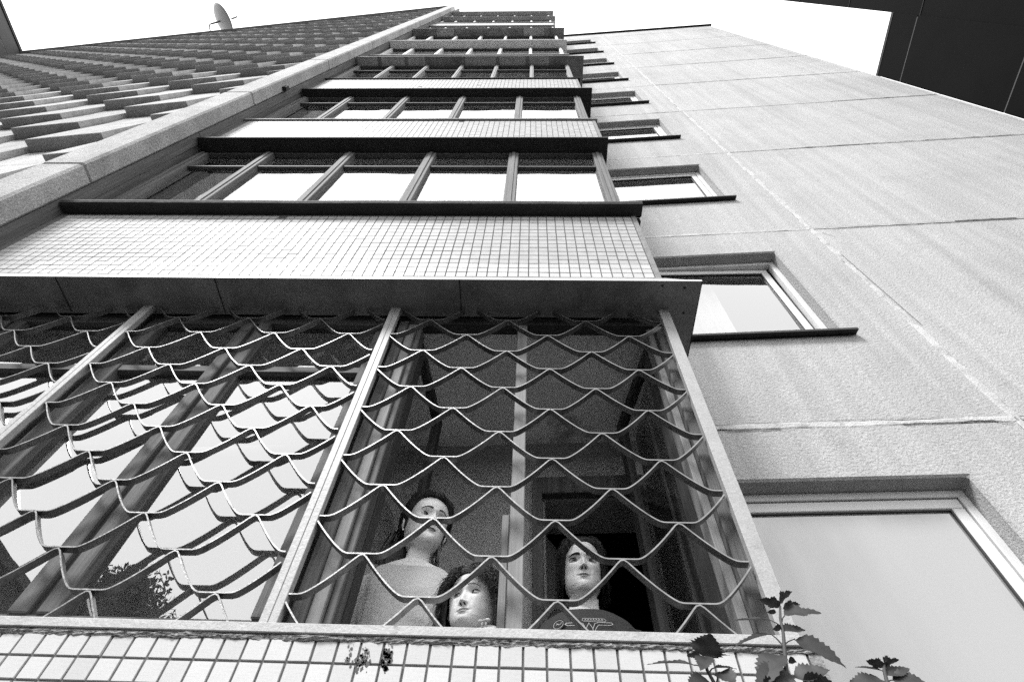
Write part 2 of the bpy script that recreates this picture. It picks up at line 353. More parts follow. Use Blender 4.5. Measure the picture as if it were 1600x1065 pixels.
# wall windows: frame > sash, pane, gasket, drip sill
def wall_window(k, zs, zl):
    d0 = -0.10
    f = MB()
    t = 0.045
    f.box(WU0, WU1, d0-0.06, d0, zl-t, zl, wp); f.box(WU0, WU1, d0-0.06, d0, zs, zs+t, wp)
    f.box(WU0, WU0+t, d0-0.06, d0, zs+t, zl-t, wp); f.box(WU1-t, WU1, d0-0.06, d0, zs+t, zl-t, wp)
    fr = f.build('window', MT['frame_white'], BLD, bevel=0.004)
    op = 0.05 if k == 2 else 0.0
    a0, a1, b0, b1 = WU0+t+0.006, WU1-t-0.006, zs+t+0.006, zl-t-0.006
    s = MB(); t2 = 0.06; e0 = d0-0.040; e1 = d0-0.008
    def sf(u, o, z): # the second-floor sash stands ajar: turned in at its right edge
        q = (a1-u)/(a1-a0); return wp(u-op*0.35*(1-q)*(z-b0)/(b1-b0), o-op*(1-q)*0.9, z)
    for bx in ((a0, a1, b1-t2, b1), (a0, a1, b0, b0+t2), (a0, a0+t2, b0+t2, b1-t2), (a1-t2, a1, b0+t2, b1-t2)):
        s.box(bx[0], bx[1], e0, e1, bx[2], bx[3], sf)
    s.build('sash', MT['frame_white'], fr, bevel=0.004)
    gk = MB(); t3 = t2; w3 = 0.008
    for bx in ((a0+t3, a1-t3, b1-t3-w3, b1-t3), (a0+t3, a1-t3, b0+t3, b0+t3+w3), (a0+t3, a0+t3+w3, b0+t3+w3, b1-t3-w3), (a1-t3-w3, a1-t3, b0+t3+w3, b1-t3-w3)):
        gk.box(bx[0], bx[1], e0+0.006, e0+0.026, bx[2], bx[3], sf)
    gk.build('gasket', MT['gasket'], fr)
    p = MB().quad(sf(a0+t3, e0+0.014, b0+t3), sf(a1-t3, e0+0.014, b0+t3), sf(a1-t3, e0+0.014, b1-t3), sf(a0+t3, e0+0.014, b1-t3))
    p.build('pane', MT['glass_film'] if k == 1 else MT['glass'], fr)
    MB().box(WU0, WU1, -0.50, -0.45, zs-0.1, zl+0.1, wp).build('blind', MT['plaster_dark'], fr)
    if k == 2:
        c = MB()
        for i in range(26):
            u0 = 0.95+i*0.022; dd = 0.012*math.sin(i*1.3)
            c.quad(wp(u0, -0.30+dd, zs), wp(u0+0.022, -0.30+0.012*math.sin((i+1)*1.3), zs), wp(u0+0.022, -0.30+0.012*math.sin((i+1)*1.3), zl), wp(u0, -0.30+dd, zl))
        c.build('curtain', MT['curtain'], fr)
    if k > 1:
        s2 = MB(); ue = WU1+0.06; s2.add([wp(WU0-0.03, d0+0.002, zs+0.03), wp(ue, d0+0.002, zs+0.03), wp(ue, 0.055, zs+0.004), wp(WU0-0.03, 0.055, zs+0.004),
            wp(WU0-0.03, d0+0.002, zs+0.022), wp(ue, d0+0.002, zs+0.022), wp(ue, 0.055, zs-0.018), wp(WU0-0.03, 0.055, zs-0.018)],
            [(0, 1, 2, 3), (7, 6, 5, 4), (3, 2, 6, 7), (0, 4, 5, 1), (1, 5, 6, 2), (0, 3, 7, 4)])
        s2.build('drip_sill', MT['tar'], fr)
    return fr
for k in range(1, 10): wall_window(k, 3.43+FL*(k-2), 4.836+FL*(k-2) if k != 1 else 2.11)

sp = MB(); rsm = random.Random(21)
for u, z, r in ((1.50, 1.10, .020), (1.60, 1.115, .022), (1.645, 1.05, .010), (1.55, 0.99, .008), (1.40, 1.26, .008), (1.30, 1.52, .010)):
    sp.add([wp(u+r*math.cos(t)*rsm.uniform(.6, 1.2), -0.1265, z+1.5*r*math.sin(t)*rsm.uniform(.6, 1.1)) for t in [k*math.pi/5 for k in range(10)]], [tuple(range(10))])
sp.build('paint_splash', MT['post_paint'], BLD)

# ------------------------------------------------------------------ pier between the screen wall and the balconies
XP = -3.06
zp = [-EYE]+[3.86+FL*k for k in range(-1, 8)]+[26.1]
for k in range(len(zp)-1):
    MB().box(XP-0.30, XP, 1.07, 1.216, zp[k]+0.005, zp[k+1]-0.005).build('pier_segment', MT['pier'], BLD, bevel=0.015)
MB().box(XP-0.29, XP-0.012, 1.085, 1.21, -EYE, 26.0).build('pier_core', MT['mortar'], BLD)
for k in range(10):
    z0 = -0.2+FL*k
    MB().box(XP-0.05, XP+0.010, 1.218, 1.30, z0, z0+FL-0.01).build('jamb_board', MT['wood'], BLD)
    MB().box(XP-0.06, XP-0.004, 1.30, 2.3, z0, z0+FL-0.004).build('side_wall', MT['wood'], BLD)
MB().box(XP-0.005, XP+0.05, 1.15, 1.20, 7.50, 7.60).build('pipe_bracket', MT['tar'], BLD)

# ------------------------------------------------------------------ relief screen wall left of the pier
RS = -0.085; RD = Vector((1, RS, 0)).normalized(); RN = Vector((RS, -1, 0)).normalized(); R0 = Vector((-3.57, 1.09, 0))
def rp(s, o, z): p = R0+RD*s+RN*o; return (p.x, p.y, z)
DEP = 0.120; CW, RH, ZB = 0.70, 0.6975, 4.84
base = MB().box(-20.5, 0.26, -0.4, -DEP, -EYE, 26.02, rp).build('screen_wall', MT['relief'], BLD)
MB().box(-20.5, 0.24, -0.42, 0.02, 26.02, 26.10, rp).build('screen_coping', MT['cement'], BLD)
def block_mb(width, place):
    mb = MB(); r = 0.02
    lo = 0.0; prof = [(0.0, -DEP-0.01), (0, -0.003), (0.006, 0.002), (RH*0.9, -DEP*0.43), (RH*1.5, -DEP*0.73), (2*RH-0.004, -DEP+0.012), (2*RH-0.003, -DEP-0.01)]
    # body: profile swept sideways, side faces splay slightly
    vs = []; m = len(prof)
    for sgn, s0 in ((-1, 0.0), (1, width)):
        for z, o in prof:
            spl = 0.006
            vs.append(place(s0-sgn*spl, o, z))
    fs = [(i, i+1, m+i+1, m+i) for i in range(m-1)]+[(m-1, 0, m, 2*m-1)]+[tuple(range(m))[::-1], tuple(range(m, 2*m))]
    mb.add(vs, fs)
    return mb
ang = math.atan2(RD.y, RD.x)
loc_place = lambda s, o, z: (s, -o, z)
blk_me = {}
cells = []
for c in range(-1, 24):
    for r in range(-8, 31):
        if (r+c) % 2: continue
        z = ZB+RH*r
        if z+2*RH > 26.0 or z < -EYE+0.1: continue
        s0 = -CW*(c+1); w = CW
        if c == -1: w = 0.24
        p = rp(s0+w/2, 0, z+RH/2); pr = project(p)
        vis = pr is not None and -60 < pr[0] < 1660 and -40 < pr[1] < 1100
        cells.append((0 if vis else 1, pr[2] if pr else 1e9, c, r, s0, w, z))
cells.sort()
bw_ = Vector(BLD.location)
me_full = block_mb(CW-0.004, loc_place).mesh('relief_block', MT['relief']); me_half = block_mb(0.24, loc_place).mesh('relief_block_half', MT['relief'])
for i, (_, d, c, r, s0, w, z) in enumerate(cells[:300]):
    o = bpy.data.objects.new('relief_block', me_full if w > 0.5 else me_half); COL.objects.link(o); o.parent = base
    p = Vector(rp(s0, 0, z+EYE)); o.location = p-bw_; o.rotation_euler = (0, 0, ang)
rest = MB()
for (_, d, c, r, s0, w, z) in cells[300:]:
    q = block_mb(w-0.004, lambda s, o, zz, s0=s0, z=z: rp(s0+s, o, z+zz)); rest.add(q.v, q.f)
rb = rest.build('relief_blocks_far', MT['relief'], base); rb['kind'] = 'stuff'

# ------------------------------------------------------------------ balcony stack
YT = 1.30                                          # tiled face
XR = 0.665                                         # right edge of the parapets
TP = 0.0533
def tile_mb(x0, z0, w=TP-0.0035, h=TP-0.0035, ch=0.0016, y=YT-0.003, th=0.006):
    return ([(x0, y+th, z0), (x0+w, y+th, z0), (x0+w, y+th, z0+h), (x0, y+th, z0+h), (x0+ch, y, z0+ch), (x0+w-ch, y, z0+ch), (x0+w-ch, y, z0+h-ch), (x0+ch, y, z0+h-ch)],
            [(4, 5, 6, 7), (0, 1, 5, 4), (1, 2, 6, 5), (2, 3, 7, 6), (3, 0, 4, 7)])
tb = MB(); tb.add(*tile_mb(0, 0, y=0, th=0.006)); tile_me = tb.mesh('tile', MT['tile'])
def parapet(z0, z1, tiled):
    b = MB().box(XP+0.012, XR-0.03, YT, 1.37, z0, z1)
    pr = b.build('balcony_parapet', MT['grout'] if tiled else MT['parapet_paint'], BLD)
    MB().box(XR-0.029, XR, YT-0.004, 2.2, z0, z1-0.001).build('edge_render', MT['cement'], pr)
    return pr
rnd = random.Random(5)
def put_tile(par, x, z):
    o = bpy.data.objects.new('tile', tile_me); COL.objects.link(o); o.parent = par
    o.location = (x-bw_.x, YT-0.0035-bw_.y+rnd.uniform(-0.0006, 0.0006), z+EYE-bw_.z)
    o.rotation_euler = (rnd.gauss(0, 0.006), rnd.gauss(0, 0.004), rnd.gauss(0, 0.006)); return o
XT = XR-0.031
def tiles(par, ztop, zbot, single_rows, xmin_single, skip=()):
    n = int((XT-(XP+0.02))/TP); rows = int((ztop-zbot)/TP+0.3); rest = MB()
    for r in range(rows):
        z = (ztop-TP*(r+1)) if not skip else zbot+TP*r
        for c in range(n):
            x = XT-TP*(c+1)+0.0017
            if zbot > 1 and rnd.random() < 0.0012: continue                       # a lost tile
            if r in single_rows and x > xmin_single: put_tile(par, x, z)
            else: rest.add(*tile_mb(x+rnd.uniform(-.0004, .0004), z, y=YT-0.003+rnd.uniform(-.0006, .0006)))
    o = rest.build('tile_field', MT['tile_sheet'], par); o['kind'] = 'stuff'
# ground-floor parapet
p1 = parapet(-EYE, 0.738, True)
tiles(p1, 0.7335, -0.2, (0, 1, 2), -1.36)
# crumbling mortar under the sill
cm = MB(); NX, NZ = 520, 6; gridv = []
for j in range(NZ+1):
    for i in range(NX+1):
        x = XP+0.02+(XR-XP-0.02)*i/NX; t = j/NZ
        zz = 0.7265+0.0152*t+(0.004*noise.noise((x*30, 1, 0))+0.0035*noise.noise((x*95, 1, 5)))*(1-t)
        bul = math.sin(math.pi*t)*0.003+0.0045*noise.noise((x*9, t*1.5, 2))+0.0035*noise.noise((x*60, t*5, 4))+0.002*noise.noise((x*190, t*9, 6))
        gridv.append((x, YT-0.004-max(bul, -0.003), zz))
cm.add(gridv, [(j*(NX+1)+i, j*(NX+1)+i+1, (j+1)*(NX+1)+i+1, (j+1)*(NX+1)+i) for j in range(NZ) for i in range(NX)])
cm.build('sill_mortar', MT['crumble'], p1)
MB().box(XP+0.012, XR-0.02, 1.289, 1.425, 0.7420, 0.7665).build('sill', MT['sill_paint'], p1, bevel=0.002)
# grime patches on the ground-floor tiles
gr = MB(); rg = random.Random(3)
for cx, cz, nn, sp in ((-0.365, 0.69, 60, 0.015), (-0.315, 0.695, 70, 0.013), (-0.40, 0.70, 16, 0.012), (-0.31, 0.672, 16, 0.006)):
    for i in range(nn):
        x, z = rg.gauss(cx, sp*0.45), rg.gauss(cz, sp); r = rg.uniform(0.0008, 0.0022)*rg.choice((1, 1, 1.8, 2.6))
        pts = [(x+r*math.cos(a)*rg.uniform(.5, 1.3), YT-0.0046, z+r*math.sin(a)*rg.uniform(.6, 1.6)) for a in [k*math.pi/4 for k in range(8)]]
        gr.add(pts, [tuple(range(8))])
gr.build('grime', MT['gasket'], p1)

# upper parapets, their flashings and the soffits/canopies above each floor
par = {}
for f in range(2, 10):
    dz = FL*(f-2); par[f] = parapet(2.62+dz, 3.50+dz, f <= 4)
    if f == 2: tiles(par[f], 3.50, 2.6255, (0, 1, 2), -2.72, skip=True)
    elif f <= 4: tiles(par[f], 3.50+dz, 2.6255+dz, (), 0, skip=True)
def flashing(f, yf, h, m, xr, name='flashing', wav=0.0, zoff=0.0):
    dz = FL*(f-2); z0 = 3.50+dz+zoff; mb = MB(); n = 60
    prof = [(1.33, z0+h*0.9), (yf+h*0.35, z0+h), (yf+h*0.08, z0+h*0.8), (yf, z0+h*0.45), (yf+h*0.12, z0+h*0.12), (yf+h*0.4, z0+0.001), (1.299, z0+0.001)]
    xs = [XP+0.02+(xr-XP-0.02)*i/n for i in range(n+1)]; m_ = len(prof)
    for i, x in enumerate(xs):
        w = wav*(noise.noise((x*1.7, f, 0))+0.5*noise.noise((x*5, f, 3)))
        mb.v += [(x, y-w*0.4 if k in (2, 3, 4) else y, z+w) for k, (y, z) in enumerate(prof)]
    for i in range(n):
        for k in range(m_-1): mb.f.append((i*m_+k, i*m_+k+1, (i+1)*m_+k+1, (i+1)*m_+k))
    mb.f += [tuple(range(m_)), tuple(n*m_+k for k in range(m_))[::-1]]
    mb.box(XR+0.001, xr-0.001, 1.33, 2.2, z0+0.002, z0+h*0.85)
    return mb.build(name, MT[m], par[f], smooth=False)
flashing(2, 1.214, 0.060, 'tar', 0.704, wav=0.006)
flashing(3, 1.275, 0.030, 'sill_paint', 0.69, wav=0.003)
flashing(4, 1.275, 0.030, 'tar', 0.70, wav=0.002)
for f, m in ((5, 'soffit_mid'), (6, 'soffit_mid'), (7, 'parapet_paint'), (8, 'soffit_mid'), (9, 'soffit_mid')): flashing(f, 1.265, 0.035, m, 0.69)
# soffits: (floor below, front y, right x, material)
for f, yf, xr, m in ((2, 1.236, 0.69, 'tar'), (3, 1.262, 0.79, 'tar'), (4, 1.19, 0.885, 'soffit'), (5, 1.19, 0.74, 'soffit_light'), (6, 1.16, 0.81, 'soffit'), (7, 1.285, 0.675, 'parapet_paint'), (8, 1.21, 0.77, 'soffit_mid'), (9, 1.195, 0.785, 'soffit_mid')):
    z0 = 5.30+FL*(f-2); b = MB(); top = z0+0.02
    xl = XP+0.02
    # a shallow sheet-metal roof: flat underside, top sloping back up to the parapet above
    for (x0, x1, y0, y1) in ((xl, xr, yf, 1.40), (XR-0.02, xr, 1.401, 2.2)):
        b.box(x0, x1, y0, y1, z0, top)
    b.add([(xl, yf, top+.001), (xr, yf, top+.001), (xr, 1.299, top+.001), (xl, 1.299, top+.001), (xl, 1.299, z0+0.10), (xr, 1.299, z0+0.10)], [(0, 1, 5, 4), (0, 4, 3), (1, 2, 5), (2, 3, 4, 5)])
    cn = b.build('canopy', MT[m], BLD)
    if f in (4, 6):
        rs = random.Random(f); x = xl+0.02                      # lapped sheets, some cleaner than others
        while x < xr-0.15:
            w = rs.uniform(0.28, 0.6)
            if rs.random() < 0.55: MB().box(x, min(x+w, xr-0.02), yf+0.006, 1.36, z0-0.004, z0-0.0005).build('canopy_sheet', MT['soffit_mid'], cn)
            x += w+0.06
    MB().box(XP+0.012, XR-0.012, 1.372, 2.28, z0-0.02+0.13, z0+0.27).build('floor_slab', MT['plaster'], BLD)
# ground-floor canopy: sheet roof over the grilles, returned along the right side
cb = MB(); xl = XP+0.02; zc = 2.33; XC = 0.772; YC = 1.168
cb.box(xl, XC, YC, 1.36, zc, zc+0.004); cb.box(XR-0.02, XC, 1.361, 2.2, zc+0.0005, zc+0.0045)
cb.add([(xl, YC, zc+.005), (XC, YC, zc+.005), (XC, 1.296, zc+.005), (xl, 1.296, zc+.005), (xl, 1.296, 2.622), (XC-0.09, 1.296, 2.622)], [(0, 1, 5, 4), (0, 4, 3), (1, 2, 5), (2, 3, 4, 5)])
can1 = cb.build('canopy', MT['soffit'], BLD)
MB().box(xl, XC+0.001, YC-0.003, YC, zc-0.001, zc+0.012).build('drip_edge', MT['galv'], can1)
MB().box(XC, XC+0.003, YC, 2.2, zc-0.001, zc+0.012).build('drip_edge', MT['tar'], can1)
for x in (-2.2, -1.45, -0.32): MB().box(x, x+0.004, YC+0.002, 1.35, zc-0.003, zc-0.0005).build('lap_seam', MT['tar'], can1)
for x, y in ((0.70, 1.2), (0.60, 1.19), (0.715, 1.33), (0.71, 1.5), (0.735, 1.75)): MB().ell((x, y, zc-0.001), (0.006, 0.006, 0.004), 8, 5).build('rivet', MT['tar'], can1)
# ground-floor slab, ceiling, header, closed room beyond the door
MB().box(XP+0.012, XR-0.031, 1.37, 2.25, -0.36, -0.2).build('floor_slab', MT['floor_paint'], BLD)
MB().box(XP+0.012, XR-0.012, 1.372, 2.28, 2.43, 2.60).build('floor_slab', MT['plaster'], BLD)
MB().box(XP+0.012, XR-0.03, 1.375, 1.43, 2.336, 2.428).build('header_beam', MT['wood_dark'], BLD)
MB().box(XR-0.06, XR-0.031, 1.431, 2.2, 2.336, 2.428).build('header_beam', MT['wood_dark'], BLD)
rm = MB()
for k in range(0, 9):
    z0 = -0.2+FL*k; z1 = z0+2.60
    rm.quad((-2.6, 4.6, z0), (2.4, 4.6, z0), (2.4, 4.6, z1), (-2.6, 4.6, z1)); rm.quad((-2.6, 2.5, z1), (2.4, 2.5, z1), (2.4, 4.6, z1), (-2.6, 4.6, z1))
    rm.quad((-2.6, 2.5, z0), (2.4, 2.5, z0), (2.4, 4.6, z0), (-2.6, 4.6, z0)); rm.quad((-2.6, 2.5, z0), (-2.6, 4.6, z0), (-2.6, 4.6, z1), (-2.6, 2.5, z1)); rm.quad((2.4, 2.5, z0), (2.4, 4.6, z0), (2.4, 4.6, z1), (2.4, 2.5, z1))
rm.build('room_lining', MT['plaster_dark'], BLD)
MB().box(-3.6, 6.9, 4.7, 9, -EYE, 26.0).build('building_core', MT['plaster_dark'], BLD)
# door frame and open door leaf
df = MB().box(-0.06, 0.47, 0.0, 0.05, 2.02, 2.13, wp).box(0.46, 0.515, 0.0, 0.05, -0.2, 2.13, wp).box(-0.11, -0.061, 0.0, 0.05, -0.2, 2.13, wp).build('door_frame', MT['wood'], BLD, bevel=0.004)
def dl(x, y, z): c, s = math.cos(-1.0), math.sin(-1.0); return (-0.04+x*c-y*s, 2.34-(x*s+y*c), z)
MB().box(0, 0.45, 0, 0.04, -0.18, 1.98, dl).build('door', MT['wood_pale'], df)

# balcony glazing
def glazing(f, posts, zb, zt, ztr, y, pw, mframe, rail=True, pane=True, name='balcony_window'):
    fr = MB()
    for a, b_ in ((XP+0.012, XR-0.035),):
        fr.box(a, b_, y, y+0.05, zb, zb+0.035)
    root = fr.build(name, MT['wood_h'], BLD); MB().box(a, b_, y, y+0.05, zt-0.035, zt).build('top_rail', MT['wood_h'], root)
    xs = sorted(posts)
    for x in xs:
        MB().box(x-pw/2, x+pw/2, y-0.012, y+0.055, zb+0.036, zt-0.036).build('mullion', MT[mframe], root, bevel=0.004)
        MB().box(x-pw*0.16, x+pw*0.16, y-0.02, y-0.0125, zb+0.036, zt-0.036).build('cover_strip', MT[mframe], root)
    ed = xs
    for i in range(len(ed)-1):
        a, b_ = ed[i]+pw/2+0.001, ed[i+1]-pw/2-0.001
        if ztr:
            MB().box(a, b_, y+0.004, y+0.045, ztr, ztr+0.02).build('transom', MT['wood_h'], root)
            if pane:
                p = MB().quad((a, y+0.03, ztr+0.021), (b_, y+0.03, ztr+0.021), (b_, y+0.03, zt-0.036), (a, y+0.03, zt-0.036)).build('pane', MT['glass'], root); p.rotation_euler = (0, 0, 0)
        if pane:
            t = rnd.uniform(-0.002, 0.002); t2 = rnd.uniform(-0.002, 0.002)
            MB().quad((a, y+0.028+t, zb+0.036), (b_, y+0.028-t, zb+0.036), (b_, y+0.028-t2, (ztr or zt-0.036)), (a, y+0.028+t2, (ztr or zt-0.036))).build('pane', MT['glass'], root)
    # right-hand return
    for yy in (y+0.10, 1.86): MB().box(XR-0.09, XR-0.036, yy-0.025, yy+0.025, zb, zt).build('mullion', MT[mframe], root)
    MB().box(XR-0.085, XR-0.041, 2.12, 2.18, zb, zt).build('mullion', MT[mframe], root)
    for ya, yb in ((y+0.126, 1.834), (1.886, 2.119)):
        MB().quad((XR-0.06, ya, zb), (XR-0.06, yb, zb), (XR-0.06, yb, zt), (XR-0.06, ya, zt)).build('pane', MT['glass'], root)
    return root
for f in range(2, 10):
    dz = FL*(f-2)
    if f in (2, 3): posts = [0.592-0.745*k for k in range(5)]+[XP+0.06]; pw = 0.085; mf = 'wood'; ztr = 4.875+dz if f == 2 else 4.93+dz; y = 1.372
    elif f == 4: posts = [0.60-0.60*k for k in range(7)]; pw = 0.06; mf = 'wood_pale'; ztr = 4.80+dz; y = 1.34
    else: posts = [0.60-0.63*k for k in range(6)]+[XP+0.05]; pw = 0.06; mf = 'frame_white'; ztr = None; y = 1.35
    glazing(f, posts, 3.562+dz, 5.298+dz, ztr, y, pw, mf)
# ground-floor glazing, left and middle bays
def bay(x0, x1, xm, w=0.13):
    y = 1.385; zb, zt, tr = 0.777, 2.335, 1.905
    r = MB().box(x0, x1, y, y+0.05, zb, zb+0.05).build('balcony_window', MT['wood_h'], BLD); MB().box(x0, x1, y, y+0.05, zt-0.05, zt).build('top_rail', MT['wood_h'], r)
    for a, b_ in ((x0, x0+0.075), (x1-0.075, x1), (xm-w/2, xm-0.012), (xm+0.012, xm+w/2)):
        MB().box(a, b_, y-0.008, y+0.055, zb+0.051, zt-0.051).build('stile', MT['wood'], r, bevel=0.004)
    MB().box(xm-0.011, xm+0.011, y+0.01, y+0.05, zb+0.051, zt-0.051).build('mullion', MT['wood_dark'], r)
    for a, b_ in ((x0+0.076, xm-w/2-0.001), (xm+w/2+0.001, x1-0.076)):
        MB().box(a, b_, y, y+0.045, tr, tr+0.035).build('transom', MT['wood_h'], r)
        t = 0.0015
        MB().quad((a, y+0.025, zb+0.051), (b_, y+0.025+t, zb+0.051), (b_, y+0.025, tr), (a, y+0.025+t, tr)).build('pane', MT['glass'], r)
        MB().quad((a, y+0.025, tr+0.036), (b_, y+0.025, tr+0.036), (b_, y+0.025, zt-0.051), (a, y+0.025, zt-0.051)).build('pane', MT['glass'], r)
bay(-3.03, -1.83, -2.46); bay(-1.80, -0.63, -1.28)
# right bay: open, with a centre post, jamb boards and two casements folded inwards
ow = MB().box(-0.60, 0.63, 1.385, 1.44, 2.30, 2.335).build('open_balcony_window', MT['wood_dark'], BLD)
MB().box(-0.052, -0.008, 1.385, 1.43, 0.777, 2.299).build('mullion', MT['wood_pale'], ow, bevel=0.003)
MB().box(-0.076, -0.0535, 1.405, 1.44, 0.777, 1.20).build('stop_strip', MT['wood_pale'], ow, bevel=0.003)
for a, b_, y0, y1, m in ((-0.605, -0.565, 1.37, 1.44, 'wood'), (-0.564, -0.525, 1.385, 1.45, 'wood_pale'), (-0.524, -0.50, 1.40, 1.47, 'wood'),
                         (0.575, 0.615, 1.37, 1.45, 'wood'), (0.545, 0.574, 1.40, 1.47, 'wood_pale')):
    MB().box(a, b_, y0, y1, 0.777, 2.299).build('jamb', MT[m], ow, bevel=0.003)
def casement(xh, yh, angd, wd, m, sgn):
    a = math.radians(angd); ca, sa = math.cos(a), math.sin(a)
    def t(x, y, z): return (xh+sgn*(x*ca-y*sa), yh+x*sa+y*ca, z)
    zb, zt = 0.79, 2.28; b = MB(); w = 0.055
    b.box(0, wd, 0, 0.035, zb, zb+w, t); b.box(0, wd, 0, 0.035, zt-w, zt, t); b.box(0, w, 0, 0.035, zb+w, zt-w, t); b.box(wd-w, wd, 0, 0.035, zb+w, zt-w, t)
    r = b.build('casement', MT[m], ow)
    MB().quad(t(w, 0.018, zb+w), t(wd-w, 0.018, zb+w), t(wd-w, 0.018, zt-w), t(w, 0.018, zt-w)).build('pane', MT['glass_clear'], r)
casement(-0.50, 1.48, 84, 0.50, 'wood_dark', 1); casement(0.545, 1.49, 80, 0.50, 'wood_dark', -1)
for i, (ya, yb, m) in enumerate(((1.455, 1.53, 'wood'), (1.535, 1.61, 'wood_pale'), (1.615, 1.72, 'wood'), (1.725, 1.80, 'wood_dark'))):
    MB().box(0.572+0.004*i, 0.628, ya, yb, 0.777, 2.335).build('side_board', MT[m], ow)
MB().box(0.59, 0.61, 1.86, 2.15, 0.777, 2.335).build('side_board', MT['wood_dark'], ow)
MB().quad((0.60, 1.80, 0.777), (0.60, 1.86, 0.777), (0.60, 1.86, 2.335), (0.60, 1.80, 2.335)).build('pane', MT['glass_clear'], ow)

# ------------------------------------------------------------------ window grilles: a welded frame of two flat posts and wavy bars in each bay
def wave_path(x0, x1, per, peak, zpk, amp):
    n = 560; xs = np.linspace(x0-0.1, x1+0.1, n)
    d = np.abs((xs-peak+per/2) % per-per/2); flat = 0.046; rp_ = 0.004
    h = (1-np.clip((d-rp_)/(per/2-rp_-flat), 0, 1))**1.25
    k = max(3, int(0.034/((x1-x0+0.2)/n))); ker = np.hanning(k+2)[1:-1]; ker /= ker.sum()
    h = np.convolve(np.pad(h, k, mode='edge'), ker, mode='same')[k:-k]
    h = (h-h.min())/(h.max()-h.min())
    z = zpk-amp*(1-h); m = (xs >= x0) & (xs <= x1)
    xs, z = xs[m], z[m]; step = 4
    return list(zip(xs[::step], z[::step]))
def strip(mb, path, y0, y1, t):
    n = len(path); L = []
    for i in range(n):
        a, b_ = path[max(0, i-1)], path[min(n-1, i+1)]; dx, dz = b_[0]-a[0], b_[1]-a[1]; l = math.hypot(dx, dz) or 1
        L.append((-dz/l*t/2, dx/l*t/2))
    vs = []
    for (x, z), (nx, nz) in zip(path, L): vs += [(x+nx, y0, z+nz), (x+nx, y1, z+nz), (x-nx, y1, z-nz), (x-nx, y0, z-nz)]
    fs = []
    for i in range(n-1):
        for k in range(4): fs.append((4*i+k, 4*i+(k+1) % 4, 4*i+4+(k+1) % 4, 4*i+4+k))
    fs += [(0, 3, 2, 1), (4*n-4, 4*n-3, 4*n-2, 4*n-1)]
    mb.add(vs, fs)
def grille(label, xa, xb, per, peakA, wl, wr):
    t = thing('window_grille', label, 'window grille', ((xa+xb)/2, 1.33, 0.776+EYE), 'wavy steel grilles over the ground-floor balcony')
    for a, b_ in ((xa-wl, xa), (xb, xb+wr)): MB().box(a, b_, 1.314, 1.340, 0.777, 2.332).build('post', MT['post_paint'], t, bevel=0.0015)
    rr = random.Random(int(xa*100))
    for k in range(13):
        zpk = 2.347-0.1240*k-0.0003*k; pk = peakA+(per/2 if k % 2 == 0 else 0)+rr.uniform(-0.004, 0.004)
        path = wave_path(xa+0.0005, xb-0.0005, per, pk, zpk+rr.uniform(-.0015, .0015), 0.1215)
        cur = []
        for p in path+[(0, -9)]:
            if 0.7675 < p[1] < 2.3265: cur.append(p)
            else:
                if len(cur) > 2:
                    mb = MB(); strip(mb, cur, 1.3165, 1.3415, 0.0040); mb.build('wavy_bar', MT['bar_paint'], t)
                cur = []
    return t
grille('wavy steel grille over the open right-hand window where three people look out', -0.602, 0.598, 0.350, -0.0945, 0.0222, 0.046)
grille('wavy steel grille over the middle window, its bars mirrored in the glass', -1.781, -0.6475, 0.330, -1.285, 0.0222, 0.0222)
grille('wavy steel grille at the left edge of the photo, cut off by the frame', -3.02, -1.8265, 0.330, -2.12, 0.0222, 0.0222)

# ------------------------------------------------------------------ the two wings and what the glass mirrors
rw = thing('building_wing', 'dark panelled wing with pale joints projecting at the upper right', 'building', (7.0, 1.4, 0))
zt = 13.05; jz = [-EYE]+[9.30-FL*k for k in (3, 2, 1, 0)]+[12.2, zt]
for k in range(len(jz)-1):
    MB().box(CU+0.012, CU+4.0, 0.001, 1.12, jz[k]+0.02, jz[k+1]-0.02, wp).build('wall_panel', MT['wing_dark'], rw)
MB().box(CU+0.03, CU+3.9, 0.02, 1.10, -EYE, zt-0.03, wp).build('wall_core', MT['tar'], rw)
for z in jz[1:-1]: MB().box(CU+0.010, CU+3.9, 0.005, 1.10, z-0.012, z+0.012, wp).build('panel_joint', MT['wing_joint'], rw)
MB().box(CU+0.005, CU+4.0, -0.02, 1.125, zt-0.018, zt+0.06, wp).build('roof_coping', MT['tar'], rw)
MB().box(CU+0.03, CU+0.75, 1.121, 1.75, -EYE, 30.0, wp).build('tall_fin', MT['wing_dark'], rw)
for k in range(10): MB().box(CU+0.02, CU+0.76, 1.119, 1.755, 1.0+FL*k, 1.012+FL*k, wp).build('panel_joint', MT['tar'], rw)
lw = thing('building_wing', 'grey panelled wing with pale joints at the top left corner', 'building', (-21.4, -2, 0))
for j, (ya, yb) in enumerate(((0.28, 3.6), (-3.0, 0.25), (-6.3, -3.03))):
    for k in range(10):
        z0 = 25.35-FL*(9-k); z1 = z0+FL if k < 9 else 26.05
        if k == 9: z0 = 25.35
        MB().box(-30+0.01*k, -21.4, ya, yb, max(z0, -EYE)+0.02, z1-0.02).build('wall_panel', MT['wing_grey'], lw)
MB().box(-29.9, -21.42, -6.2, 3.5, -EYE, 25.9).build('panel_joint', MT['mortar'], lw)
MB().box(-30, -21.36, -6.35, 3.65, 26.051, 26.16).build('roof_coping', MT['tar'], lw)
lh = thing('low_house', 'low dark house mirrored in the bottom left window pane', 'house', (-18, -8, 0))
MB().box(-23, -14, -11.9, -4.5, -EYE, 9.2).build('wall', MT['house'], lh); MB().box(-23.3, -13.8, -12.1, -4.3, 9.201, 9.45).build('roof', MT['tar'], lh)
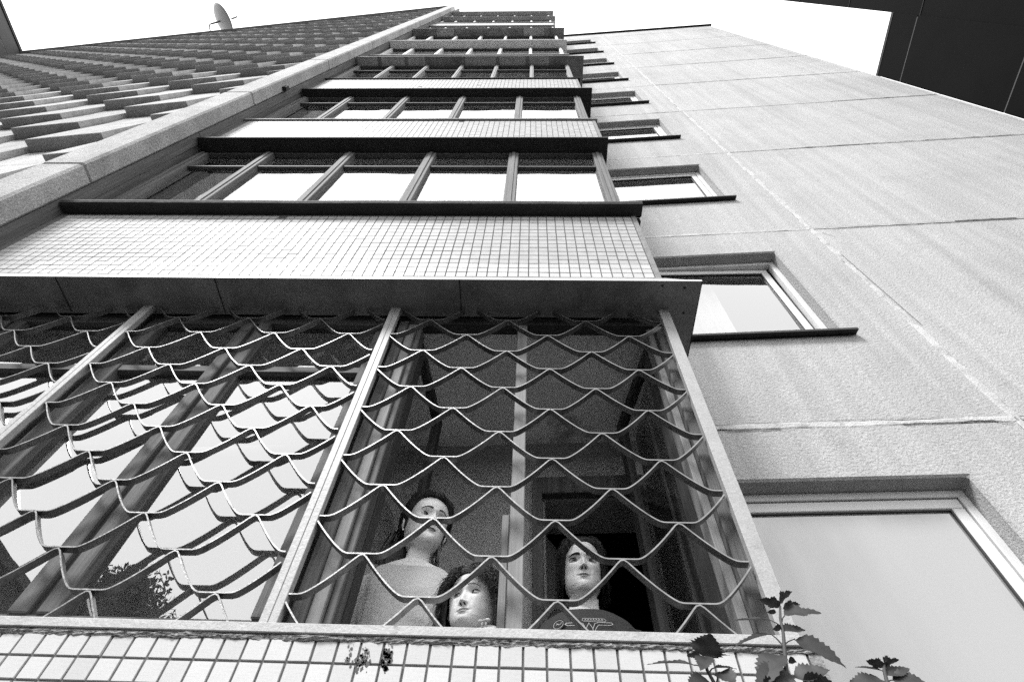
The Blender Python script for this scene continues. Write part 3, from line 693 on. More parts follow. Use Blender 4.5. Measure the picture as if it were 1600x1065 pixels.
for k in range(3):
    for j in range(3):
        w = MB().box(-13.999, -13.95, -11.0+2.4*j, -9.8+2.4*j, 0.4+2.8*k, 1.8+2.8*k).build('window', MT['frame_white'], lh)
        MB().box(-13.949, -13.94, -10.9+2.4*j, -9.9+2.4*j, 0.5+2.8*k, 1.7+2.8*k).build('pane', MT['glass'], w)
tr = thing('tree', 'leafy tree standing behind the photographer, mirrored in the middle window', 'tree', (-11.2, -11.2, 0))
tk = MB(); tk.tube([(-11.2, -11.2, -EYE), (-11.15, -11.2, 2), (-11.25, -11.25, 5), (-11.2, -11.2, 8.6)], [0.22, 0.17, 0.12, 0.04], 8)
rt = random.Random(11)
limbs = []
for i in range(9):
    a = rt.uniform(0, 6.28); z0 = rt.uniform(2.5, 6.5); e = (-11.2+math.cos(a)*rt.uniform(1, 2), -11.2+math.sin(a)*rt.uniform(1, 2), z0+rt.uniform(1.2, 2.6)); limbs.append(e)
    tk.tube([(-11.2, -11.2, z0), ((-11.2+e[0])/2, (-11.2+e[1])/2, z0+0.8), e], [0.08, 0.05, 0.015], 5)
tk.build('trunk', MT['bark'], tr)
cl = [( -11.2, -11.2, 6.3, 1.7), (-11.0, -11.0, 8.0, 1.25), (-11.5, -11.2, 9.2, 0.7), (-9.9, -11.2, 6.6, 1.1), (-12.4, -11.2, 6.4, 1.2), (-9.6, -11.0, 5.4, 0.9), (-10.3, -11.5, 7.6, 0.8), (-12.6, -11.4, 5.2, 1.0), (-11.2, -12.2, 6.5, 1.3), (-11.2, -10.2, 5.5, 1.3), (-9.2, -11.2, 7.2, 1.2), (-8.6, -11.1, 5.8, 1.2), (-9.0, -11.4, 4.6, 1.3), (-10.4, -11.2, 8.6, 1.0)]
cr = MB()
for cx, cy, cz, r in cl:
    for i in range(int(2600*r*r/1.6)):
        d = Vector((rt.gauss(0, 1), rt.gauss(0, 1), rt.gauss(0, 1))).normalized(); p = Vector((cx, cy, cz))+d*r*rt.random()**0.45*rt.uniform(0.75, 1.12)
        u = Vector((rt.gauss(0, 1), rt.gauss(0, 1), rt.gauss(0, 1))).normalized(); w = u.cross(d).normalized(); s = rt.uniform(0.05, 0.11)
        cr.add([p-u*s*1.3, p+w*s*0.6, p+u*s*1.3, p-w*s*0.6], [(0, 1, 2, 3)])
cr.build('crown', MT['crown'], tr)

# ------------------------------------------------------------------ satellite dish on the roof of the screen wall
sd = thing('satellite_dish', 'pale satellite dish on a bent pole at the roof edge', 'satellite dish', (-13.15, 2.24, 26.15+EYE))
zr = 26.10
MB().tube([(-13.15, 2.24, zr), (-13.22, 2.10, zr+0.2), (-13.46, 1.80, zr+0.66), (-13.44, 1.70, zr+0.74), (-13.34, 1.66, zr+0.77)], 0.025, 6).build('mast', MT['dark_metal'], sd)
dc = Vector((-13.02, 1.60, zr+0.82)); dn = Vector((0.64, -0.16, 0.75)).normalized(); du = dn.cross(Vector((0, 0, 1))).normalized(); dv = dn.cross(du)
db = MB(); NR, NA = 7, 28
for j in range(NR+1):
    r = 0.66*j/NR
    for i in range(NA):
        a = 2*math.pi*i/NA; db.v.append(tuple(dc+du*r*math.cos(a)+dv*r*1.06*math.sin(a)+dn*(r*r*0.35)))
for j in range(NR):
    for i in range(NA): db.f.append((j*NA+i, j*NA+(i+1) % NA, (j+1)*NA+(i+1) % NA, (j+1)*NA+i))
do = db.build('dish', MT['dish'], sd, smooth=True); sm = do.modifiers.new('sheet', 'SOLIDIFY'); sm.thickness = 0.006
MB().tube([(-13.38, 1.68, zr+0.76), tuple(dc-dn*0.02)], 0.035, 6).build('bracket', MT['dark_metal'], sd)
MB().tube([tuple(dc-dv*0.55+dn*0.05), tuple(dc+dn*0.62)], 0.012, 6).build('feed_arm', MT['dark_metal'], sd)
for k in (-1, 0, 1): MB().tube([tuple(dc+dn*0.60+dv*0.17*k), tuple(dc+dn*0.72+dv*0.17*k)], 0.035, 8).build('receiver', MT['dark_metal'], sd)
MB().tube([tuple(dc+dn*0.61-dv*0.19), tuple(dc+dn*0.61+dv*0.19)], 0.008, 5).build('receiver_rail', MT['dark_metal'], sd)

# ------------------------------------------------------------------ plants in front of the right-hand corner
def leaf_mb(base, tip, width, fold=0.25, droop=0.12, teeth=9, side=None, lobes=False, seed=0):
    rl = random.Random(seed); b, t = Vector(base), Vector(tip); ax = t-b; L = ax.length; ax.normalize()
    s = Vector(side).normalized() if side else ax.cross(Vector((0, 0.3, 1))).normalized()
    s = (s-ax*s.dot(ax)).normalized(); nn = s.cross(ax).normalized()
    N = teeth*2; mid = []; le = []; ri = []
    for i in range(N+1):
        q = i/N; env = (math.sin(math.pi*q**0.72)**0.85)*(1-0.25*q) if 0 < q < 1 else 0.0
        if lobes: env *= (0.62+0.38*abs(math.cos(q*math.pi*2.6)))
        tooth = 1.0+(0.13 if i % 2 else -0.08)*(1+rl.uniform(-.4, .4)); w = width*env*tooth
        c = b+ax*(L*q)+nn*(-droop*L*(q**2)*(1 if nn.z > 0 else -1))+s*(0.04*L*math.sin(q*3+seed))
        mid.append(c); up_ = nn*(w*fold*(1 if nn.z > 0 else -1)); wv = nn*(0.05*width*math.sin(q*14+seed))
        fw = ax*(0.02*L if i % 2 else 0)
        le.append(c-s*w+up_+wv+fw); ri.append(c+s*w+up_-wv+fw)
    mb = MB(); k = N+1; mb.v = [tuple(p) for p in le+mid+ri]
    for i in range(N): mb.f += [(i, i+1, k+i+1, k+i), (k+i, k+i+1, 2*k+i+1, 2*k+i)]
    return mb
def plant(label, root, stem, leaves, seed, r0=0.0042):
    t = thing('leafy_plant', label, 'plant', (root[0], root[1], 0), 'weeds growing up against the corner')
    sp = [(root[0], root[1], -EYE), (root[0]-0.01, root[1], -0.8), (root[0]+0.01, root[1]-0.005, -0.1)]+stem
    MB().tube(sp, [r0*1.9, r0*1.7, r0*1.4]+[r0*(1-0.5*i/max(1, len(stem)-1)) for i in range(len(stem))], 8).build('stem', MT['stem'], t, smooth=True)
    for i, (att, base, tip, w, kw) in enumerate(leaves):
        if att is not None: 
            md = [(a+b_)/2 for a, b_ in zip(att, base)]; md[2] += 0.002
            MB().tube([att, tuple(md), base], [0.0015, 0.0012, 0.001], 5).build('leaf_stalk', MT['stem'], t)
        leaf_mb(base, tip, w*1.22, seed=seed*31+i, **kw).build('leaf', MT['leaf'], t, smooth=True)
YP = 1.0
V3 = lambda xz, dy=0.0: (xz[0]*(YP+dy), YP+dy, xz[1]*(YP+dy))
st2 = [V3(p) for p in ((0.430, 0.45), (0.438, 0.513), (0.453, 0.567), (0.462, 0.598), (0.467, 0.627), (0.475, 0.650))]
lv2 = [(None, V3((0.476, 0.650)), V3((0.443, 0.667), 0.0), 0.012, dict(lobes=True, fold=.3)),
       (None, V3((0.476, 0.655)), V3((0.506, 0.684), 0.0), 0.012, dict(lobes=True, fold=.35)),
       (V3((0.466, 0.618)), V3((0.477, 0.632)), V3((0.548, 0.648), -0.01), 0.017, dict(lobes=True, fold=.3, side=(0.1, 0.5, 1))),
       (None, V3((0.480, 0.648)), V3((0.512, 0.659), 0.01), 0.011, dict(lobes=True)),
       (None, V3((0.465, 0.602)), V3((0.507, 0.611), 0.01), 0.013, dict(fold=.35, side=(0, .6, 1))),
       (V3((0.452, 0.574)), V3((0.479, 0.588)), V3((0.556, 0.556), -0.02), 0.021, dict(droop=.26, fold=.25, side=(0.3, .5, 1))),
       (V3((0.464, 0.608)), V3((0.450, 0.621)), V3((0.369, 0.626), 0.03), 0.014, dict(droop=.10, side=(0, .8, .6))),
       (V3((0.452, 0.578)), V3((0.440, 0.595)), V3((0.362, 0.580), 0.02), 0.014, dict(droop=.16, side=(0, .8, .6))),
       (V3((0.446, 0.54)), V3((0.446, 0.558)), V3((0.389, 0.522), -0.03), 0.022, dict(droop=.28, fold=.2, side=(0.3, .6, .8))),
       (None, V3((0.453, 0.549)), V3((0.466, 0.548), 0.0), 0.007, {}),
       (V3((0.440, 0.525)), V3((0.452, 0.521)), V3((0.517, 0.537), -0.02), 0.018, dict(droop=.05, fold=.3, side=(0, .5, 1))),
       (V3((0.440, 0.525)), V3((0.440, 0.536)), V3((0.391, 0.510), -0.03), 0.024, dict(droop=.2, fold=.2, side=(0.2, .5, 1))),
       (None, V3((0.463, 0.637)), V3((0.447, 0.640), 0.0), 0.005, {}), (None, V3((0.462, 0.607)), V3((0.446, 0.607), 0.0), 0.007, {}),
       (V3((0.434, 0.49)), V3((0.460, 0.505)), V3((0.520, 0.514), -0.02), 0.02, dict(droop=.1)), (V3((0.434, 0.49)), V3((0.42, 0.505)), V3((0.37, 0.49), 0.0), 0.02, dict(droop=.2))]
plant('tall leafy weed with toothed leaves in front of the balcony corner', (0.42, 1.0), st2, lv2, 1)
st1 = [V3(p) for p in ((0.325, 0.44), (0.318, 0.50), (0.309, 0.529), (0.311, 0.552))]
lv1 = [(None, V3((0.311, 0.551)), V3((0.330, 0.594), -0.02), 0.024, dict(fold=.15, teeth=10, side=(1, 0, -0.3))),
       (None, V3((0.311, 0.553)), V3((0.300, 0.534), -0.03), 0.014, dict(fold=.2, side=(1, 0.2, 0.2))),
       (V3((0.309, 0.533)), V3((0.288, 0.537)), V3((0.210, 0.546), 0.01), 0.012, dict(side=(0, .8, .6))),
       (None, V3((0.305, 0.551)), V3((0.281, 0.554), 0.01), 0.008, {}), (None, V3((0.315, 0.549)), V3((0.355, 0.561), 0.0), 0.009, dict(side=(0, .8, .6))),
       (V3((0.312, 0.525)), V3((0.322, 0.533)), V3((0.361, 0.537), 0.0), 0.010, dict(side=(0, .8, .6))),
       (V3((0.318, 0.505)), V3((0.330, 0.527)), V3((0.349, 0.510), -0.02), 0.016, dict(side=(1, .2, .6))), (V3((0.32, 0.49)), V3((0.31, 0.508)), V3((0.27, 0.50), -0.02), 0.018, dict(side=(.2, .5, 1)))]
plant('shorter weed left of the tall one, one broad leaf raised over the sill', (0.335, 1.0), st1, lv1, 2)
st3 = [V3(p) for p in ((0.595, 0.44), (0.603, 0.515), (0.609, 0.537), (0.614, 0.548))]
lv3 = [(None, V3((0.611, 0.543)), V3((0.641, 0.557), 0.0), 0.010, dict(lobes=True, fold=.3)), (None, V3((0.612, 0.543)), V3((0.587, 0.555), 0.0), 0.010, dict(lobes=True, fold=.3)),
       (None, V3((0.614, 0.545)), V3((0.626, 0.563), 0.0), 0.008, dict(lobes=True)), (None, V3((0.606, 0.535)), V3((0.564, 0.546), 0.01), 0.011, dict(side=(0, .8, .6))),
       (V3((0.606, 0.522)), V3((0.609, 0.528)), V3((0.655, 0.547), 0.0), 0.012, dict(side=(0, .5, 1))), (V3((0.604, 0.515)), V3((0.614, 0.521)), V3((0.671, 0.526), -0.02), 0.018, dict(droop=.2, side=(0, .6, 1))),
       (V3((0.603, 0.512)), V3((0.596, 0.520)), V3((0.540, 0.517), 0.0), 0.016, dict(droop=.15, side=(0, .6, 1)))]
plant('low weed tip below the ground-floor window, rightmost of the plants', (0.585, 1.0), st3, lv3, 3)

# ------------------------------------------------------------------ people
def smooth01(a, b_, x):
    t = np.clip((x-a)/(b_-a), 0, 1); return t*t*(3-2*t)
HEADTAB = np.array([  # z, half width, front, back, roundness of the front (unit: head height, z=0 at the chin)
 (1.0, .02, .02, .02, 2.0), (.985, .125, .13, .165, 2), (.95, .205, .23, .27, 2), (.88, .28, .325, .37, 2), (.8, .318, .378, .43, 2.1), (.7, .336, .41, .46, 2.2), (.6, .338, .418, .46, 2.3),
 (.5, .330, .402, .44, 2.3), (.4, .320, .398, .40, 2.2), (.3, .302, .392, .34, 2.1), (.2, .278, .388, .29, 2.05), (.1, .238, .396, .27, 2.0), (.04, .205, .390, .265, 1.9), (.010, .185, .372, .26, 1.9),
 (-.002, .180, .345, .26, 1.9), (-.012, .195, .260, .26, 2), (-.03, .225, .150, .26, 2), (-.06, .24, .115, .26, 2), (-.25, .245, .125, .27, 2), (-.36, .265, .155, .28, 2), (-.43, .34, .20, .30, 2.1), (-.52, .47, .24, .33, 2.2), (-.66, .62, .30, .36, 2.3),
 (-.82, .68, .36, .38, 2.3), (-1.1, .64, .45, .36, 2.3), (-1.6, .58, .43, .34, 2.4), (-2.3, .60, .40, .32, 2.4), (-2.9, .68, .42, .44, 2.4), (-3.4, .72, .42, .46, 2.4), (-3.75, .70, .36, .40, 2.4)])
def tab(z, k): return np.interp(-z, -HEADTAB[:, 0], HEADTAB[:, k])
class Head:
    def __init__(s, child=False, male=False, jaw=1.0, nose=1.0, wide=1.0, neck=0.84, brow=0.015):
        s.child, s.male, s.jaw, s.nose, s.wide, s.neck, s.brow = child, male, jaw, nose, wide, neck, brow
        s.ez = 0.47 if child else 0.50; s.ms = -0.048 if child else 0.0; s.ns = -0.028 if child else 0.0
    def feat(s, x, z):
        G = lambda x0, z0, sx, sz: np.exp(-((x-x0)/sx)**2-((z-z0)/sz)**2); ez = s.ez; d = 0
        for g_ in (-1, 1):
            d = d-0.070*G(g_*.138, ez, .086, .048)-0.010*G(g_*.125, .30, .022, .06)-0.012*G(g_*.25, .30, .06, .09)+(0.020 if s.male else 0.012)*G(g_*.13, ez+.075, .09, .03)
            d = d+0.016*G(g_*.215, ez-.11, .085, .07)+0.030*s.nose*G(g_*.052, ez-.155+s.ns, .024, .024)-0.030*G(g_*.028, ez-.187+s.ns, .014, .011)
            d = d-0.012*G(g_*.105, .215+s.ms, .025, .03)
        zb = ez-.165+s.ns; t = np.clip((ez+.03-z)/(ez+.03-zb), 0, 1)
        ridge = (0.022+0.098*t**1.25)*s.nose*np.exp(-(x/(0.030+0.016*t))**2)*smooth01(ez+.12, ez+.0, z)*smooth01(zb-.035, zb+.005, z)
        d = d+ridge+0.012*s.nose*G(0, zb+.01, .035, .025)
        d = d+0.020*G(0, .242+s.ms, .070, .013)+0.024*G(0, .192+s.ms, .058, .016)-0.017*G(0, .217+s.ms, .085, .0065)-0.014*G(0, .145+s.ms*.9, .07, .022)+0.018*G(0, .07+s.ms*.4, .07, .045)
        d = d+0.012*G(0, ez+.2, .2, .12)
        if s.child: d = d+0.018*G(-.2, .26, .09, .09)+0.018*G(.2, .26, .09, .09)
        return d
    def dims(s, z):
        w = tab(z, 1)*s.wide; j = smooth01(.45, .1, z)*smooth01(-.1, .0, z); w = w*(1+(s.jaw-1)*j)*(1-(1-s.neck)*smooth01(.06, -.05, z)*smooth01(-.52, -.33, z)); return w, tab(z, 2), tab(z, 3), tab(z, 4)
    def surf(s, a, z, off=0.0):
        # a: 0 front, +-pi back (arrays); returns xyz
        w, f, b_, n = s.dims(z); ca, sa = np.cos(a), np.sin(a)
        n = np.where(ca > 0, n, 2.0)
        x = (w+off)*np.sign(sa)*np.abs(sa)**(2/n); y = np.where(ca > 0, -(f+off)*np.abs(ca)**(2/n), (b_+off)*np.abs(ca))
        m = smooth01(0.05, 0.35, ca)*smooth01(-.06, -.0, z)
        return x, y-m*s.feat(x, z), z
    def front(s, x, z, off=0.0):
        x = np.asarray(x, float); z = np.asarray(z, float); w, f, b_, n = s.dims(z)
        y = -f*(1-np.clip(np.abs(x)/w, 0, .999)**n)**(1/n); m = 1.0
        return y-s.feat(x, z)-off
def make_person(label, root, H, face_at, head_yaw, pitch, roll, body_yaw, hd, hair, shirt, skin_m, gaze=(0, 0), lip='lip', floor=-0.2, lid=0.30, shoulders=1.0, nc=0.0, earring=False, hair_m='hair', seed=0, arms=True, extra_body=()):
    R3 = Matrix.Rotation(math.radians(roll), 3, 'Y') if False else None
    P = thing('person', label, 'person', (root[0], root[1], floor+EYE))
    Rb = Matrix.Rotation(math.radians(body_yaw), 3, 'Z')
    Rh = Matrix.Rotation(math.radians(head_yaw-body_yaw), 3, 'Z') @ Matrix.Rotation(math.radians(pitch), 3, 'X') @ Matrix.Rotation(math.radians(roll), 3, 'Y')
    pivot = Vector((0, 0.06, -0.12))
    c = Rh @ (Vector((0, -0.36, 0.42))-pivot)+pivot                      # where the face centre lands
    origin = Vector(face_at)-Rb @ (c*H)
    qh = Rh.to_quaternion()
    from mathutils import Quaternion
    def W(p):                                                        # head units -> camera-relative metres, bending the neck
        p = Vector(p); p.z += nc*float(1-smooth01(-.42, -.08, p.z)); t = float(smooth01(-.40, -.02, p.z))
        if t > 0:
            r = Quaternion().slerp(qh, t); p = r @ (p-pivot)+pivot
        return tuple(Rb @ (p*H)+origin)
    # --- continuous skin: head, neck and trunk in one lofted surface, limbs joined to it
    z_head = np.concatenate([np.linspace(1.0, .9, 10)[:-1], np.linspace(.9, 0.62, 20)[:-1], np.linspace(.62, .0, 92)[:-1], np.linspace(0, -.09, 10)[:-1], np.linspace(-.09, -.6, 16)[:-1], np.linspace(-.6, -3.75, 22)])
    tt = np.linspace(-math.pi, math.pi, 121)[:-1]; A = tt-0.50*np.sin(tt)
    mb = MB(); n = len(A); sh = shoulders
    for z in z_head:
        x, y, zz = hd.surf(A, np.full(n, z))
        if z < -.3: x = x*(1+(sh-1)*min(1, (-z-.3)/.2)); 
        if z < -.45: y = y*(0.5+0.5*sh)
        mb.v += [W((x[i], y[i], z)) for i in range(n)]
    for j in range(len(z_head)-1):
        for i in range(n): mb.f.append((j*n+i, j*n+(i+1) % n, (j+1)*n+(i+1) % n, (j+1)*n+i))
    mb.f.append(tuple(range(n))); mb.f.append(tuple((len(z_head)-1)*n+i for i in range(n))[::-1])
    # ears
    for g_ in (-1, 1):
        k = len(mb.v); rot = Matrix.Rotation(g_*0.35, 3, 'Z') @ Matrix.Rotation(-0.15, 3, 'X')
        e = MB().ell((0, 0, 0), (.032, .068, .115), 12, 8); wv = hd.wide
        for p in e.v:
            q = Vector(p); rim = (q.y/.068)**2+(q.z/.115)**2; q.x *= (0.55+0.6*min(1, rim)); q = rot @ q
            mb.v.append(W((g_*.338*wv+q.x+g_*.02, .03+q.y, .43+q.z)))
        mb.f += [tuple(i+k for i in f) for f in e.f]
    # arms and legs (mostly behind the wall)
    if arms:
        for g_ in (-1, 1):
            X = .80*sh; mb.tube([W((g_*X*0.80, .02, -.86)), W((g_*(X+.06), .02, -1.10)), W((g_*(X+.13), .03, -1.6)), W((g_*(X+.13), -.02, -2.0)), W((g_*(X+.05), -.25, -2.9)), W((g_*(X+.03), -.3, -3.2))], [.17*H, .20*H, .17*H, .145*H, .105*H, .12*H], 14)
            for fi in range(5):
                bx = g_*(X+.03)+(fi-2)*.045; mb.tube([W((bx, -.3, -3.25)), W((bx, -.32, -3.45)), W((bx*0.995, -.28, -3.6+.04*abs(fi-2)))], [.026*H, .024*H, .018*H], 6)
    for c_, r_ in extra_body: mb.ell(c_, r_, 18, 12)
    hip = W((0, 0, -3.5))[2]
    for g_ in (-1, 1):
        a = Vector(W((g_*.36, 0, -3.45))); b2 = Vector((a.x, a.y+0.02, (hip+floor)/2+0.02)); c2 = Vector((a.x, a.y+0.03, floor+0.08))
        mb.tube([tuple(a), tuple(b2), tuple(c2), (c2.x, c2.y, floor+0.03)], [.36*H, .24*H, .16*H, .17*H], 14)
        fd = Rb @ Vector((0, -1, 0)); mb.tube([(c2.x, c2.y+.03, floor+0.045), tuple(Vector((c2.x, c2.y, floor+0.04))+fd*0.10), tuple(Vector((c2.x, c2.y, floor+0.025))+fd*0.19)], [.045, .04, .022], 10)
    mb.build('body', MT[skin_m], P, smooth=True)
    # --- eyes with lids, brows, lips, nostrils
    ez = hd.ez
    for g_ in (-1, 1):
        ex = g_*.138; sy = float(hd.front(ex, ez)); r = .098; ec = Vector((ex, sy+r*0.62, ez-.004))
        def shell(rr, f_u, f_l, na=22, ne=8, a0=80):
            b = MB()
            for i in range(na+1):
                a = math.radians(-a0+2*a0*i/na); lo, hi = f_l(a), f_u(a)
                for j in range(ne+1):
                    e = lo+(hi-lo)*j/ne; d = Vector((math.sin(a)*math.cos(e), -math.cos(a)*math.cos(e), math.sin(e))); b.v.append(W(ec+d*rr))
            for i in range(na):
                for j in range(ne): q = i*(ne+1)+j; b.f.append((q, q+1, q+ne+2, q+ne+1))
            return b
        opn = lid; al = lambda a: max(0.0, math.cos(a*1.12))
        eye = MB().ell((0, 0, 0), (r, r, r), 28, 18); ga, ge = math.radians(gaze[0]), math.radians(gaze[1])
        gd = Vector((math.sin(ga)*math.cos(ge), -math.cos(ga)*math.cos(ge), math.sin(ge)))
        eb = MB(); eb.v = [W(ec+Vector(p)) for p in eye.v]; eb.f = eye.f
        eo = eb.build('eye', MT['print_white'], P, smooth=True)
        def disc(rad, lift, m, nm):
            b = MB(); u = gd.cross(Vector((0, 0, 1))).normalized(); v = u.cross(gd); nn = 18; nr = 4; b.v = [W(ec+gd*(r+lift))]
            for k in range(1, nr+1):
                q = rad*k/nr; d_ = math.sqrt(max(0, (r+lift)**2-q*q)); b.v += [W(ec+gd*d_+(u*math.cos(2*math.pi*i/nn)+v*math.sin(2*math.pi*i/nn))*q) for i in range(nn)]
            b.f = [(0, 1+i, 1+(i+1) % nn) for i in range(nn)]
            for k in range(nr-1): b.f += [(1+k*nn+i, 1+(k+1)*nn+i, 1+(k+1)*nn+(i+1) % nn, 1+k*nn+(i+1) % nn) for i in range(nn)]
            b.build(nm, MT[m], eo, smooth=True)
        disc(.050, .0012, 'iris', 'iris'); disc(.024, .0024, 'print_black', 'pupil')
        shell(r*1.07, lambda a: math.radians(88), lambda a: opn*al(a)+0.02).build('upper_lid', MT['lid'], P, smooth=True)
        shell(r*1.06, lambda a: -opn*0.75*al(a)-0.02, lambda a: math.radians(-80)).build('lower_lid', MT['lid'], P, smooth=True)
        shell(r*1.10, lambda a: opn*al(a)+0.20, lambda a: opn*al(a)-0.01, 22, 2, 74).build('lash', MT['brow'], P)
        # brow
        b = MB(); N = 16
        for i in range(N+1):
            t = i/N; x = g_*(.055+.185*t); zc = ez+(.060+.016*math.sin(math.pi*min(1, t*0.85+.1))-.012*t*t if hd.male else .074+.030*math.sin(math.pi*min(1, t*0.85+.1))-.020*t*t); hw = hd.brow*(1-.75*t)*(0.7+.3*min(1, t*6))
            for k in (-1, 1): b.v.append(W((x, float(hd.front(x, zc+k*hw, .012)), zc+k*hw)))
        for i in range(N): b.f.append((2*i, 2*i+1, 2*i+3, 2*i+2))
        b.build('brow', MT['brow'], P)
        nb = MB(); N = 10; nx = g_*.031; nz = ez-.183+hd.ns
        vs = [(nx+.015*math.cos(2*math.pi*i/N), nz+.009*math.sin(2*math.pi*i/N)) for i in range(N)]
        nb.v = [W((x, float(hd.front(x, z, .003)), z)) for x, z in vs]; nb.f = [tuple(range(N))]; nb.build('nostril', MT['brow'], P)
    for zc, hz, hw, nm in ((.237, .016, .092, 'lip'), (.195, .019, .080, 'lip')):
        b = MB(); N = 18
        for i in range(N+1):
            t = -1+2*i/N; x = hw*t; e = (1-t*t)**0.6; dip = (-.006*math.exp(-(t/.18)**2) if zc > .22 else 0)
            z0 = (.2185-.004*(1-t*t) if zc > .22 else .2165-.004*(1-t*t)-hz*1.9*e); z1 = (.2185-.004*(1-t*t)+hz*1.55*e+dip if zc > .22 else .2165-.004*(1-t*t))
            for k in range(4): zz = z0+(z1-z0)*k/3+hd.ms; b.v.append(W((x, float(hd.front(x, zz, .0035)), zz)))
        for i in range(N):
            for k in range(3): q = 4*i+k; b.f.append((q, q+1, q+5, q+4))
        b.build('lip', MT[lip], P, smooth=True)
    b = MB(); N = 18
    for i in range(N+1):
        x = .09*(-1+2*i/N); zz = .2175-.004*(1-(x/.09)**2)+hd.ms
        for k in (-1, 1): b.v.append(W((x, float(hd.front(x, zz+k*.0028, .005)), zz+k*.0028)))
    for i in range(N): b.f.append((2*i, 2*i+1, 2*i+3, 2*i+2))
    b.build('mouth_line', MT['brow'], P)
    if earring:
        b = MB().ell(W((-.365, .01, .29)), (.0045, .0045, .0045), 8, 6); b.build('earring', MT['earring'], P, smooth=True)
    # --- hair: a grooved cap with loose strands
    hb = MB(); na, nv = 96, 26; hl, thick, zlow = hair['line'], hair['thick'], hair.get('drop')
    for i in range(na):
        a = -math.pi+2*math.pi*i/na; edge = hl(a)
        for j in range(nv+1):
            v = j/nv; z = 0.995-(0.995-edge)*v
            zs = max(z, hair.get('hold', .36)); th = thick(a, v)*(0.25+0.75*min(1, (1-v)*5) if hair.get('taper', True) else 1)
            th += .010*noise.noise((a*9, v*2.2, seed))+.006*noise.noise((a*26, v*3, seed+5))
            x, y, _ = hd.surf(np.array([a]), np.array([zs]), th); zz = z+(th*0.9 if z > .8 else 0)*(1-v*0.6)
            if abs(a) < .9 and zs > .55: y = np.array([float(y[0])])
            hb.v.append(W((float(x[0]), float(y[0]), zz)))
    for i in range(na):
        for j in range(nv): q = i*(nv+1)+j; q2 = ((i+1) % na)*(nv+1)+j; hb.f.append((q, q+1, q2+1, q2))
    ho = hb.build('hair', MT[hair_m], P, smooth=True)
    so = ho.modifiers.new('thick', 'SOLIDIFY'); so.thickness = 0.004; so.offset = -1
    rs = random.Random(seed+3); sb = MB()
    for k in range(hair['strands']):
        a = rs.uniform(*hair['arange'])*rs.choice((-1, 1)); edge = hl(a); v0 = rs.uniform(0.25, .8); L = hair['len'](a)*rs.uniform(.7, 1.25); pts = []; curl = hair['curl']; ph = rs.uniform(0, 6); ph2 = rs.uniform(0, 6); da = rs.gauss(0, .12); fl = hair['fly']*rs.random()**3; sep = rs.uniform(.002, .016)
        for i in range(14):
            t = i/13; z = (.99-(.99-edge)*v0)*(1-t)+(edge-L)*t; zs = max(z, hair.get('hold', .36)); th = thick(a, min(1, v0+t*(1-v0)))+sep+fl*t*t
            aa = a+da*t+curl*math.sin(ph+t*6)*min(1, t*2); x, y, _ = hd.surf(np.array([aa]), np.array([zs]), th)
            pts.append(W((float(x[0])+curl*.30*math.sin(ph2+t*8), float(y[0])+curl*.25*math.cos(ph2+t*7), z+(th*.9 if z > .8 else 0)*(1-t))))
        sb.tube(pts, [hair.get('rad', .0009)*(1-.6*(i/13)**3) for i in range(14)], 3, False)
    sb.build('loose_strands', MT[hair_m], ho)
    if 'extra' in hair: hair['extra'](W, ho, H)
    # --- shirt: closed shell over the trunk with short sleeves, welded smooth
    st = MB(); na = 64; AA = np.linspace(-math.pi, math.pi, na+1)[:-1]; zs_ = np.linspace(0, 1, 34); rows = 0
    for v in zs_:
        row = []
        for a in AA:
            nl = shirt['neck'](a); z = nl+(-3.2-nl)*v; x, y, _ = hd.surf(np.array([a]), np.array([z])); o = .030+shirt.get('loose', .0)*smooth01(-1.0, -2.0, z)
            w = float(tab(z, 1)); x = float(x[0])*(1+(sh-1)*min(1, max(0, (-z-.3)/.2)))*(1+o/w); y = float(y[0])*((0.5+.5*sh) if z < -.45 else 1)*(1+o/.36)
            fold = (.012*noise.noise((x*5, z*2.5, seed))+.020*math.sin(9*(x*(1 if x > 0 else -1)+.9*z)+3*noise.noise((x*2, z*2, seed+4)))*max(0, noise.noise((x*1.8+3, z*1.5, seed+9))+.35))*smooth01(-.62, -.85, z); row.append(W((x+fold, y-fold, z)))
        st.v += row; rows += 1
    for j in range(rows-1):
        for i in range(na): st.f.append((j*na+i, j*na+(i+1) % na, (j+1)*na+(i+1) % na, (j+1)*na+i))
    st.f.append(tuple(range(na))); st.f.append(tuple((rows-1)*na+i for i in range(na))[::-1])
    for g_ in (-1, 1):
        X = .80*sh; st.tube([W((g_*X*.50, .02, -.90)), W((g_*X*0.86, .02, -.90)), W((g_*(X+.06), .02, -1.12)), W((g_*(X+.14), .03, -1.55))], [.20*H, .205*H, .225*H, .225*H], 20)
    so = st.build('shirt', MT[shirt['m']], P, smooth=True)
    rmod = so.modifiers.new('weld', 'REMESH'); rmod.mode = 'VOXEL'; rmod.voxel_size = 0.006; rmod.use_smooth_shade = True
    sm_ = so.modifiers.new('soft', 'SMOOTH'); sm_.factor = 0.6; sm_.iterations = 4
    tz = MB()
    for g_ in (-1, 1):
        a = Vector(W((g_*.36, 0, -3.1))); c2 = Vector((a.x, a.y+0.03, floor+0.06)); tz.tube([tuple(a), (a.x, a.y+0.02, (a.z+floor)/2), tuple(c2)], [.42*H, .29*H, .25*H], 16)
    tz.build('trousers', MT['trousers'], P, smooth=True)
    return P, W

def lerp_line(keys):
    ks = sorted(keys); return lambda a: float(np.interp(abs(a), [k for k, _ in ks], [v for _, v in ks]))
